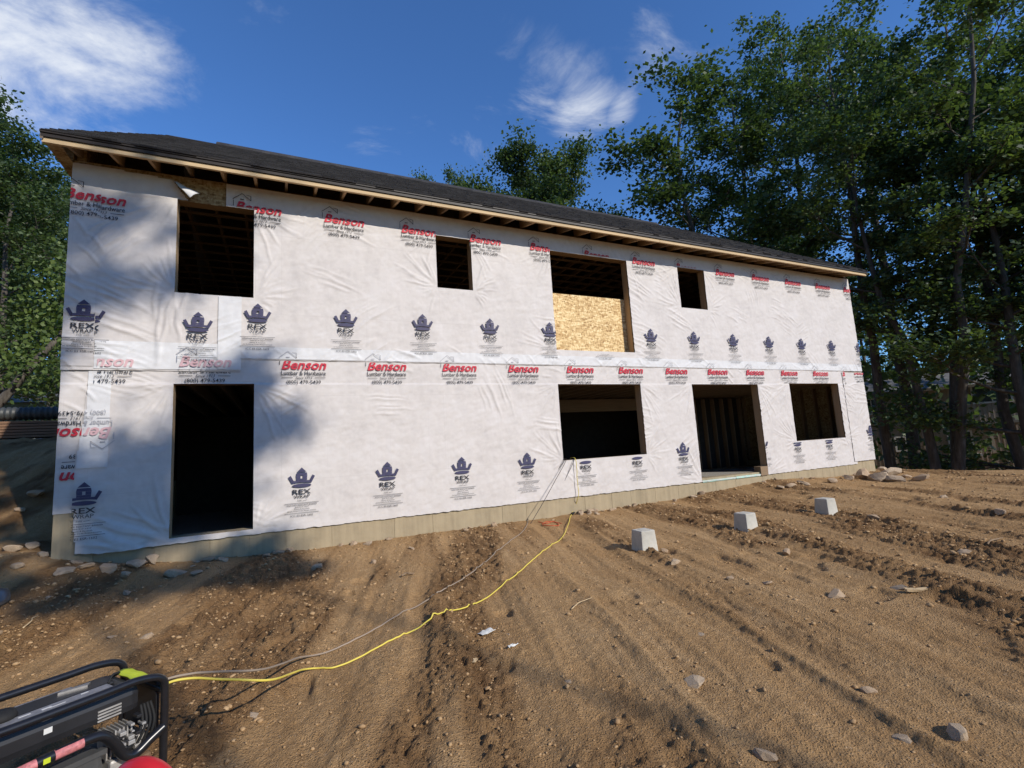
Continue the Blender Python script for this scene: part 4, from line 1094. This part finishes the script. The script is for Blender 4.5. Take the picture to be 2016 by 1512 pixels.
def litter():
    p = on_ground(962, 1250); z = p[2]
    def scrap(nm, px, py, w, l, lab, mat='plastic_sheet', a=0.0, th=.004, cat='scrap'):
        q = on_ground(px, py); V = []; k = 5; r = np.random.default_rng(int(px))
        for i in range(k+1):
            for j in range(4):
                V.append(((i/k-.5)*l, (j/3-.5)*w*(1-.3*abs(i/k-.5)), .012+r.uniform(0, .012)))
        F = [(i*4+j, i*4+j+1, (i+1)*4+j+1, (i+1)*4+j) for i in range(k) for j in range(3)]
        o = MB().add(V, F).build(nm, M[mat]); o.location = (q[0], q[1], q[2]); o.rotation_euler = (0, 0, a); m_ = o.modifiers.new('t', 'SOLIDIFY'); m_.thickness = th
        tag(o, lab, cat)
    scrap('plastic_scrap', 958, 1248, .07, .13, 'crumpled white plastic scrap on the soil right of the yellow cord', a=.3)
    scrap('plastic_scrap', 1010, 1275, .025, .08, 'small pale strip of scrap next to the crumpled white plastic', a=.2)
    scrap('wood_chip', 935, 1305, .03, .05, 'tiny yellowish chip on the soil below the white plastic scrap', 'pine', a=.8)
    scrap('wood_scrap', 1808, 1163, .05, .19, 'short pale lath lying on the tracked soil at right', 'pine', a=-.6, th=.02)
    def stick(px, py, qx, qy, r, lab, mat='grey_cord'):
        a = on_ground(px, py); b = on_ground(qx, qy); A = Vector(a)+Vector((0, 0, r+.01)); B = Vector(b)+Vector((0, 0, r+.01))
        o = MB().tube(smooth([A, A.lerp(B, .35)+Vector((.01, .02, .01)), A.lerp(B, .7)+Vector((-.01, .0, .008)), B], 4), [r]*6+[r*.8]*4+[r*.6]*3, 6).build('twig', M[mat]); tag(o, lab, 'twig')
    stick(1125, 1203, 1165, 1180, .004, 'thin pale twig on the soil right of both cords', 'pine')
    stick(45, 1240, 75, 1215, .006, 'light straight stick in the shade at lower left', 'pine')
    stick(790, 1138, 815, 1133, .012, 'short brown stick between the cord and the foundation', 'framing')
    stick(1945, 1075, 1975, 1062, .01, 'dark upright splinter of wood near the right picture edge', 'framing')
litter()

# ------------------------------------------------------------------ trees
def tree_meshes(seed, H, tr, crown0, crad, nl=24, leaf=.15, per=34, lean=(0, 0), stems=1, shape=lambda t: math.sin(math.pi*min(1, .12+t*.86))**.7, clump=.55, spread=.0, flat=.5):
    r = np.random.default_rng(seed); mb = MB(); tips = []
    def path(p, d, ln, n, up, wob):
        P = [np.array(p, float)]; d = np.array(d, float)
        for i in range(n):
            d = d+np.array([r.normal(0, wob), r.normal(0, wob), up+r.normal(0, wob*.5)]); d /= np.linalg.norm(d)
            P.append(P[-1]+d*ln/n)
        return P
    for s in range(stems):
        az = 2*math.pi*s/max(1, stems)+seed; off = spread if stems > 1 else 0
        base = np.array([math.cos(az)*.12*(stems > 1), math.sin(az)*.12*(stems > 1), -.25])
        h = H*(1-.1*s); n = 9; top = np.array([lean[0]+math.cos(az)*off, lean[1]+math.sin(az)*off])
        TP = []
        for i in range(n+1):
            t = i/n; w = (1-t)*0+t**1.15
            TP.append(np.array([base[0]+top[0]*w+r.normal(0, .012*H)*(0 < i)*t**.5*.6, base[1]+top[1]*w+r.normal(0, .012*H)*(0 < i)*t**.5*.6, base[2]+t*h]))
        R = [tr*(1.35 if i == 0 else 1)*(1-.9*(i/n)) + .012 for i in range(n+1)]
        mb.tube(TP, R, 9)
        tp = np.array(TP); zs = tp[:, 2]
        for k in range(nl):
            t = (k+.5)/nl; z = crown0*h+(h*.985-crown0*h)*t
            p = np.array([np.interp(z, zs, tp[:, 0]), np.interp(z, zs, tp[:, 1]), z])
            a = k*2.399+r.normal(0, .35); ln = crad*shape(t)*r.uniform(.72, 1.15); el = .15+.75*t
            d = np.array([math.cos(a), math.sin(a), el])
            LP = path(p, d/np.linalg.norm(d), ln, 5, .03, .13); rb = np.interp(z, zs, R)*.45
            mb.tube(LP, [max(.012, rb*(1-.85*i/5)) for i in range(6)], 5, False)
            tips.append((LP[-1], 1.0))
            for m_ in range(max(3, int(ln*2.4))):
                q = r.uniform(.25, 1); i = min(4, int(q*5)); b0 = LP[i]+(LP[i+1]-LP[i])*(q*5-i)
                dd = LP[i+1]-LP[i]; dd = dd/np.linalg.norm(dd); sd = np.cross(dd, [0, 0, 1])*r.choice([-1, 1]); dv = dd*.6+sd*r.uniform(.5, 1.1)+np.array([0, 0, r.normal(.1, .3)]); dv /= np.linalg.norm(dv)
                SP = path(b0, dv, ln*r.uniform(.22, .5), 3, .0, .16)
                mb.tube(SP, [max(.006, rb*.4*(1-.28*j)) for j in range(4)], 4, False)
                tips += [(SP[-1], 1.0), (SP[2], .7)]
    trunk = mb.mesh('trunk'); trunk.materials.append(M['bark'])
    tc = np.array([t[0] for t in tips]); K = len(tc)
    cnt = (per*np.array([t[1] for t in tips])*r.uniform(.5, 1.4, K)).astype(int); idx = np.repeat(np.arange(K), cnt); N = len(idx)
    c = tc[idx]+r.normal(0, 1, (N, 3))*np.array([clump, clump, clump*flat])*r.uniform(.6, 1.15, K)[idx][:, None]
    az = r.uniform(0, 2*math.pi, N); dr = np.stack([np.cos(az), np.sin(az), r.normal(-.35, .35, N)], 1); dr /= np.linalg.norm(dr, axis=1)[:, None]
    nm = r.normal(0, .55, (N, 3))+np.array([0, 0, 1]); sd = np.cross(dr, nm); sd /= np.linalg.norm(sd, axis=1)[:, None]; nr = np.cross(sd, dr)
    L = leaf*r.uniform(.65, 1.3, N)[:, None]; w = L*.36
    V = np.stack([c-dr*L*.5, c+sd*w-nr*w*.25, c+dr*L*.5-nr*L*.12, c-sd*w-nr*w*.25], 1).reshape(-1, 3)
    F = np.arange(N*4).reshape(-1, 4)
    return trunk, mesh_np('crown', V, F)
def place_tree(name, meshes, leafmat, loc, rotz, scale, label, group, tilt=(0, 0)):
    root = empty(name, loc, label, 'tree', group); root.rotation_euler = (tilt[0], tilt[1], rotz); root.scale = scale if hasattr(scale, '__len__') else (scale,)*3
    link('trunk', meshes[0], M['bark'], root); cr = bpy.data.objects.new('crown', meshes[1]); C.objects.link(cr); cr.parent = root
    if len(meshes[1].materials) == 0: meshes[1].materials.append(leafmat)
    return root
rd = lambda t: math.sin(math.pi*min(1, .10+t*.84))**.6
tall = lambda t: (.6+.4*math.sin(math.pi*t))*(1-.38*t)
tallA = tree_meshes(1, 20, .22, .36, 4.3, 28, .16, 54, shape=tall, clump=.32, flat=.40)
tallB = tree_meshes(2, 20, .20, .34, 4.5, 28, .16, 54, shape=tall, clump=.32, flat=.40, lean=(-1.2, .6))
multi = tree_meshes(3, 19, .17, .42, 3.3, 15, .16, 66, stems=3, spread=2.6, clump=.33, flat=.42, shape=tall)
slim = tree_meshes(4, 15, .13, .26, 3.2, 24, .15, 80, shape=lambda t: (.55+.45*math.sin(math.pi*t))*(1-.3*t), clump=.30, flat=.6)
oak = tree_meshes(5, 17, .26, .28, 5.0, 32, .20, 130, shape=rd, clump=.44, flat=.8)
leafy = tree_meshes(6, 15, .2, .10, 4.6, 30, .16, 90, shape=lambda t: 1-.6*t, clump=.42)
shady = tree_meshes(9, 18.5, .09, .69, 2.1, 12, .17, 84, shape=rd, clump=.23)
shady2 = tree_meshes(19, 17.0, .055, .80, 1.1, 9, .17, 100, shape=rd, clump=.22)
HT = {id(tallA): 20, id(tallB): 20, id(multi): 19, id(slim): 15, id(oak): 17, id(leafy): 15}
def depth_loc(px, D):                       # a spot at depth D on the picture column px at eye height
    y = 908-.0608*(px-554); p = at_depth(px, y, D); return p[0], p[1]
def tree_at(name, ms, lm, px, D, rot, top, label, group, wide=1.0, tilt=(0, 0)):
    """top: picture row of the tree top -> its height follows from the distance"""
    x, y = depth_loc(px, D); z = gz1(x, y); sc = (at_depth(px, top, D)[2]-z)/(HT[id(ms)]*1.02)
    return place_tree(name, ms, lm, (x, y, z), rot, (sc*wide, sc*wide, sc), label, group, tilt)
GR, GL, GM, GS = 'trees right of the house', 'trees left of the house', 'trees behind the roof', 'trees behind the camera'
d_, o_, y_ = M['leaf_dark'], M['leaf_oak'], M['leaf_yellow']
def trees():
    tree_at('maple_tree', tallA, d_, 1742, 21.5, 2.1, -30, 'slim trunk with a low fork standing nearest the right house corner', GR, .9)
    tree_at('maple_tree', multi, d_, 1850, 19.5, 1.2, -40, 'many-stemmed tree spreading from one base right of the house', GR, tilt=(0, math.radians(-5)))
    tree_at('maple_tree', slim, d_, 1412, 27, .4, 108, 'leftmost tree of the right-hand grove, rising over the roof', GR, 1.2)
    tree_at('maple_tree', tallA, d_, 1525, 29, 3.4, 70, 'full tree between the leftmost tree and the leaning tree of the grove', GR, .95)
    tree_at('maple_tree', tallB, d_, 1640, 27, 4.0, -60, 'tall leaning tree rising behind the right end of the roof', GR, .95)
    tree_at('maple_tree', tallA, d_, 1790, 26, 5.1, -60, 'tallest straight tree of the right-hand grove', GR)
    tree_at('maple_tree', tallB, d_, 1985, 20, 1.0, -30, 'full dark tree near the right picture edge', GR)
    tree_at('maple_tree', leafy, d_, 2450, 19, 2.0, 100, 'low-branched dark tree at the right picture edge', GR)
    tree_at('maple_tree', leafy, d_, 1960, 46, .3, 500, 'bushy tree in shade behind the neighbouring house', GR)
    tree_at('maple_tree', leafy, d_, 1720, 48, 1.3, 520, 'bushy tree far behind the right house corner', GR)
    tree_at('maple_tree', oak, d_, 1540, 40, 2.2, 470, 'broad tree far behind the leaning tree', GR)
    tree_at('maple_tree', tallA, d_, 2180, 27, .5, -100, 'tall tree whose crown enters at the right picture edge', GR)
    tree_at('maple_tree', leafy, d_, 2060, 47, 2.9, 480, 'rearmost shaded tree between neighbour house and picture edge', GR)
    tree_at('oak_tree', oak, o_, 1085, 32, .7, 300, 'broad round crown showing above the middle of the roof', GM, .9)
    tree_at('oak_tree', oak, o_, 890, 36, 2.7, 350, 'small tree top peeping over the roof left of the broad crown', GM, .62)
    tree_at('ash_tree', leafy, y_, -20, 18, .2, 225, 'big leafy tree at the left picture edge', GL, 1.0)
    tree_at('ash_tree', leafy, y_, 95, 26, 1.9, 310, 'leafy tree just behind the left house corner', GL)
    tree_at('ash_tree', oak, y_, -230, 20, 1.1, 150, 'tree left of the big leafy tree, mostly out of the picture', GL)
    tree_at('ash_tree', leafy, y_, 20, 40, 3.3, 400, 'far leafy tree filling the gap behind the lumber stack', GL)
    # the trees whose shade lies over the left of the house
    for wx, wy, t, rot, sc, ms, lab in ((-2.5, 0, 27, .5, 1.0, shady, 'tree behind the camera that shades the left end of the house'), (-1.0, 0, 27, 1.1, .97, shady2, 'slender tree behind the camera shading the wall right of the left door'),
                                    (-4.6, -1.2, 27, 2.4, .95, shady, 'second broad tree behind the camera shading the ground at left')):
        p = np.array([wx, wy, 1.0])+SUNV*t
        place_tree('shade_tree', ms, d_, (p[0], p[1], gz1(p[0], p[1])), rot, sc, lab, GS)
    k = 0
    for a, D, ms, sc in ((-75, 17, leafy, 1.1), (-52, 20, oak, 1.1), (-28, 19, leafy, 1.2), (-8, 24, oak, 1.2), (97, 30, oak, 1.1), (108, 26, leafy, 1.1)):  # unseen trees added behind the camera to cut the sky fill
        x = math.sin(math.radians(a))*D; y = -DIST-math.cos(math.radians(a))*D; k += 1
        place_tree('maple_tree', ms, d_, (x, y, gz1(x, y)), a, sc, '%s added tree behind the camera that blocks sky light, counted from the left' % ('first', 'second', 'third', 'fourth', 'fifth', 'sixth')[k-1], GS)
trees()
def leaning_trunk():
    a = at_depth(-8, 800, 15); b = at_depth(60, 722, 15.5); c = at_depth(132, 640, 16.5); d = at_depth(150, 560, 17)
    root = empty('leaning_tree', (0, 0, 0), 'pale bare trunk leaning right towards the left house corner', 'tree', GL)
    z = gz1(a[0]-1.2, a[1]); st = (a[0]-1.2, a[1], z-.2); root.location = st; o = Vector(st)
    MB().tube(smooth([Vector(st)-o, Vector(a)-o, Vector(b)-o, Vector(c)-o, Vector(d)-o], 5), [.17-.12*i/20 for i in range(21)], 9).build('trunk', M['bark'], root)
    g = np.random.default_rng(2); V = []
    N = 2600; ctr = np.array([list(Vector(q)-o) for q in (b, c, d)])[g.integers(0, 3, N)]+g.normal(0, 1, (N, 3))*[.75, .6, .5]
    ctr = ctr[(ctr[:, 2] > 1.6)]; N = len(ctr)
    dr = g.normal(0, 1, (N, 3)); dr /= np.linalg.norm(dr, axis=1)[:, None]; sd = np.cross(dr, g.normal(0, 1, (N, 3))); sd /= np.linalg.norm(sd, axis=1)[:, None]
    L = .15*g.uniform(.7, 1.3, N)[:, None]
    V = np.stack([ctr-dr*L*.5, ctr+sd*L*.36, ctr+dr*L*.5, ctr-sd*L*.36], 1).reshape(-1, 3)
    link('crown', mesh_np('crown', V, np.arange(N*4).reshape(-1, 4)), M['leaf_yellow'], root)
leaning_trunk()
def leaf_mass(name, spots, seed, leaf, per, mat):
    g = np.random.default_rng(seed); ctr = np.repeat(np.array([s[:3] for s in spots]), per, 0); rad = np.repeat(np.array([s[3:6] for s in spots]), per, 0)
    N = len(ctr); u = g.normal(0, 1, (N, 3)); u /= np.linalg.norm(u, axis=1)[:, None]; c = ctr+u*rad*(g.random((N, 1))**.4)
    dr = g.normal(0, 1, (N, 3)); dr /= np.linalg.norm(dr, axis=1)[:, None]; sd = np.cross(dr, g.normal(0, 1, (N, 3))+[0, 0, 1.2]); sd /= np.linalg.norm(sd, axis=1)[:, None]
    L = leaf*g.uniform(.6, 1.3, N)[:, None]
    V = np.stack([c-dr*L*.5, c+sd*L*.36, c+dr*L*.5, c-sd*L*.36], 1).reshape(-1, 3)
    return link(name, mesh_np(name, V, np.arange(N*4).reshape(-1, 4)), mat)
def woods():
    g = np.random.default_rng(12); sp = []
    for px0, px1, n, D0, D1, hh in ((1420, 2500, 80, 50, 62, 11), (-700, 230, 60, 42, 56, 10), (230, 1420, 50, 60, 75, 6)):
        for i in range(n):
            px = px0+(px1-px0)*(i+g.random())/n; D = g.uniform(D0, D1); x, y = depth_loc(px, D); z = gz1(x, y)
            for k in range(4): sp.append((x+g.normal(0, 1.5), y+g.normal(0, 1.5), z+hh*(.1+.25*k)*g.uniform(.8, 1.1), 2.6, 2.6, 1.9))
    for a in range(-100, 130, 6):               # unseen arc of foliage added behind the camera to block sky fill
        low = 0 < a < 95
        D = g.uniform(34, 38); x = math.sin(math.radians(a))*D; y = -DIST-math.cos(math.radians(a))*D
        for k in range(2 if low else 4): sp.append((x, y, gz1(x, y)+2+3.2*k, 3.2, 3.2, 2.4))
    o = leaf_mass('far_woods', sp, 3, .55, 150, M['leaf_dark']); tag(o, 'dark mass of distant woodland foliage with an added arc behind the camera', 'woods', kind='stuff')
woods()
def shrubs():
    labs = ('low dark shrub at the foot of the many-stemmed tree', 'small shrub beside the rubble at the right house corner', 'dark shrub under the trees near the right picture edge', 'shaded shrub between the two tree trunks', 'wide dark shrub at the right picture edge')
    for i, (px, D, s) in enumerate(((1905, 19, .35), (1765, 18, .3), (1965, 18, .7), (1795, 22, .3), (2020, 17, 1.1))):
        x, y = depth_loc(px, D); z = gz1(x, y); g = np.random.default_rng(40+i)
        root = empty('shrub', (x, y, z), labs[i], 'shrub', 'shrubs at the right edge of the clearing')
        mb = MB(); spots = []
        for k in range(7):
            a = g.uniform(0, 6.28); e = Vector((math.cos(a)*s*.6, math.sin(a)*s*.6, s*g.uniform(.5, 1.0))); mb.tube([(0, 0, -.05), e*.5+Vector((0, 0, .1)), e], [.02, .014, .006], 5); spots.append((*e, s*.35, s*.35, s*.28))
        mb.build('stem', M['bark'], root)
        f = leaf_mass('foliage', spots, 50+i, .11, 130, M['leaf_dark']); f.parent = root
shrubs()

# ------------------------------------------------------------------ neighbouring house, far right
def neighbour():
    D = 33; x, y = depth_loc(1790, D); zb = at_depth(1790, 938, D)[2]-.4; zt = at_depth(1790, 770, D)[2]
    H = zt-zb; a = math.atan2(-(x), (y+DIST)) ; root = empty('neighbour_house', (x, y, zb), 'old brown board-sided two-storey house half hidden behind the right-hand trees', 'house')
    root.rotation_euler = (0, 0, a+math.radians(8))
    m_ = FPX/D                                   # picture pixels per metre at this distance
    X = lambda px: (px-1790)/m_
    Z = lambda py: zb*0+H*(938-py)/(938-770.)
    x0, x1 = X(1660), X(1975); dp = 7.0
    MB().box(x0, x1, 0, dp, 0, H).build('wall', M['siding_brown'], root)
    sd = MB(); k = x0
    while k < x1-.05:
        sd.box(k, k+.05, -.03, -.001, H*.12, H-.02); k += .23
    sd.build('siding_battens', M['siding_brown'], root)['kind'] = 'stuff'
    MB().box(x0-.01, x1+.01, -.10, -.032, -.3, H*.12).build('base_wall', M['pale_block'], root)
    ov = .7; zr = H+1.35
    MB().add([(x0-ov, -ov, H), (x1+ov, -ov, H), (x1+ov, dp+ov, H), (x0-ov, dp+ov, H), (x0+2.4, dp/2, zr), (x1-2.4, dp/2, zr)], [(0, 1, 5, 4), (1, 2, 5), (2, 3, 4, 5), (3, 0, 4), (3, 2, 1, 0)]).build('roof', M['roof_grey'], root)
    MB().box(x0-ov, x1+ov, -ov-.03, -ov-.002, H-.12, H+.06).build('fascia', M['board_grey'], root)
    def win(pa, pb, qa, qb, nm='window'):
        xa, xb, za, zb_ = X(pa), X(pb), Z(qb), Z(qa); t = .10
        fr = MB()
        for b in ((xa-t, xb+t, zb_, zb_+t), (xa-t, xb+t, za-t, za), (xa-t, xa, za, zb_), (xb, xb+t, za, zb_), ((xa+xb)/2-.03, (xa+xb)/2+.03, za, zb_)): fr.box(b[0], b[1], -.09, -.034, b[2], b[3])
        f = fr.build(nm, M['white_trim'], root); MB().box(xa, xb, -.06, -.036, za, zb_).build('pane', M['glass'], f)
    win(1890, 1940, 772, 800); win(1846, 1876, 850, 888); win(1765, 1795, 855, 878); win(1720, 1748, 780, 806)
    MB().box(X(1843), X(1882), -1.0, -.035, Z(892), Z(888)).build('deck_ledge', M['white_trim'], root)
    for i in range(9):
        k = X(1846)+i*.14; MB().box(k, k+.05, -1.0, -.95, Z(924), Z(893)).build('picket', M['pine_y'], root)
    MB().box(X(1885), X(1950), -2.6, -.035, Z(838), Z(834)).build('porch_roof', M['roof_grey'], root)
    for q in (1888, 1946): MB().box(X(q)-.07, X(q)+.07, -2.5, -2.36, -.3, Z(839)).build('porch_post', M['siding_brown'], root)
neighbour()

# ------------------------------------------------------------------ things on the left bank
def left_background():
    p0 = at_depth(-60, 889, 14.3); z = gz1(-5, 7.2)
    y = 7.0; xl, xr = -9.5, -2.75
    z = max(gz1(-4, y), gz1(-6, y))
    root = empty('lumber_stack', (-6, y, z), 'low stack of reddish brown planks on the bank left of the house', 'lumber'); g = random.Random(2)
    for lay in range(6):
        for r_ in range(3):
            a = xl+g.uniform(-.1, .3); b = xr-g.uniform(0, .5)
            MB().box(a+6, b+6, r_*.2+g.uniform(0, .03), r_*.2+.18, .06+lay*.065, .06+lay*.065+.05).build('plank', M['lumber'], root)
    for k in range(5): MB().box(-3+k*1.4, -2.9+k*1.4, 0.03, .55, 0, .058).build('skid', M['framing'], root)
    zt = z+.46
    pr = empty('corrugated_pipe', (-6, y+.28, zt+.17), 'black ribbed drain pipe lying on the lumber stack', 'pipe')
    prof = []; L = 4.6; n = 92
    for i in range(n*2): prof.append((.16 if i % 4 < 2 else .135, -3+i*L/(n*2)))
    MB().lathe(prof, (0, 0, 0), (1, 0, 0), 14).build('ribbed_wall', M['pipe'], pr)
    MB().lathe([(.155, 0), (.165, .0), (.165, .06), (.155, .06)], (-3+L-.02, 0, 0), (1, 0, 0), 14).build('collar', M['pipe'], pr)
    b = at_depth(74, 850, 15.2); br = empty('tool_case', (b[0], b[1], zt), 'black tool case with a white label on the lumber stack', 'case')
    MB().box(-.27, .27, -.14, .14, 0, .30).build('case_body', M['black_plastic'], br, .03); MB().box(-.08, .05, -.143, -.1405, .05, .13).build('label_plate', M['sticker'], br)
    MB().tube(smooth([(-.1, 0, .29), (-.08, 0, .36), (.08, 0, .36), (.1, 0, .29)], 5), .012, 8).build('handle', M['black_plastic'], br)
    br.location = (b[0], y+.3, zt)
    # car behind
    c = at_depth(118, 848, 22); cz = gz1(c[0], c[1])
    car = empty('parked_car', (c[0]+1.6, c[1], cz), 'dark blue car mostly hidden behind the left house corner', 'car')
    body = [(-2.2, .35), (-2.25, .65), (-2.1, .85), (-1.1, .95), (-.55, 1.38), (.75, 1.42), (1.5, 1.0), (2.15, .92), (2.25, .6), (2.2, .35)]
    MB().prism(body, 'y', -.85, .85).build('body', M['car_blue'], car, .05)
    MB().prism([(-1.0, .97), (-.5, 1.33), (.7, 1.36), (1.3, 1.02)], 'y', -.862, -.852).build('window', M['glass'], car)
    for xx in (-1.4, 1.4):
        for yy in (-.86, .70):
            w = MB().lathe([(.2, 0), (.33, 0), (.34, .03), (.34, .13), (.33, .16), (.2, .16)], (xx, yy, .34), (0, 1, 0), 18).build('wheel', M['black_rubber'], car)
            MB().lathe([(0, .02), (.2, .02), (.2, .0)], (xx, yy, .34), (0, 1, 0), 14).build('rim', M['chrome'], w)
    MB().box(-2.29, -2.2, -.8, .8, .36, .5).build('bumper', M['chrome'], car, .02)
    for yy in (-.62, .62): MB().box(-2.26, -2.18, yy-.16, yy+.16, .62, .76).build('headlight', M['sticker'], car, .02)
    # shed
    s_ = at_depth(22, 845, 30); sz = gz1(s_[0], s_[1]); sh = empty('garden_shed', (s_[0], s_[1], sz-.2), 'sage green shed with a low roof among the trees at far left', 'shed')
    h = at_depth(22, 792, 30)[2]-sz+.2
    MB().box(-3.0, 1.5, 0, 3, 0, h).build('wall', M['sage'], sh)
    MB().prism([(-.4, h-.02), (1.5, h+.75), (3.4, h-.02), (1.5, h+.62)], 'x', -3.3, 1.8).build('roof', M['roof_grey'], sh)
    MB().prism([(.0, h), (1.5, h+.6), (3, h)], 'x', 1.40, 1.5).build('gable', M['sage'], sh)
    f = MB().box(-.9, 0.0, -.05, -.002, 1.0, 1.9).build('window', M['white_trim'], sh); MB().box(-.82, -.08, -.06, -.052, 1.08, 1.82).build('pane', M['glass'], f)
    MB().box(.4, 1.2, -.05, -.002, .1, 1.9).build('door', M['white_trim'], sh)
left_background()
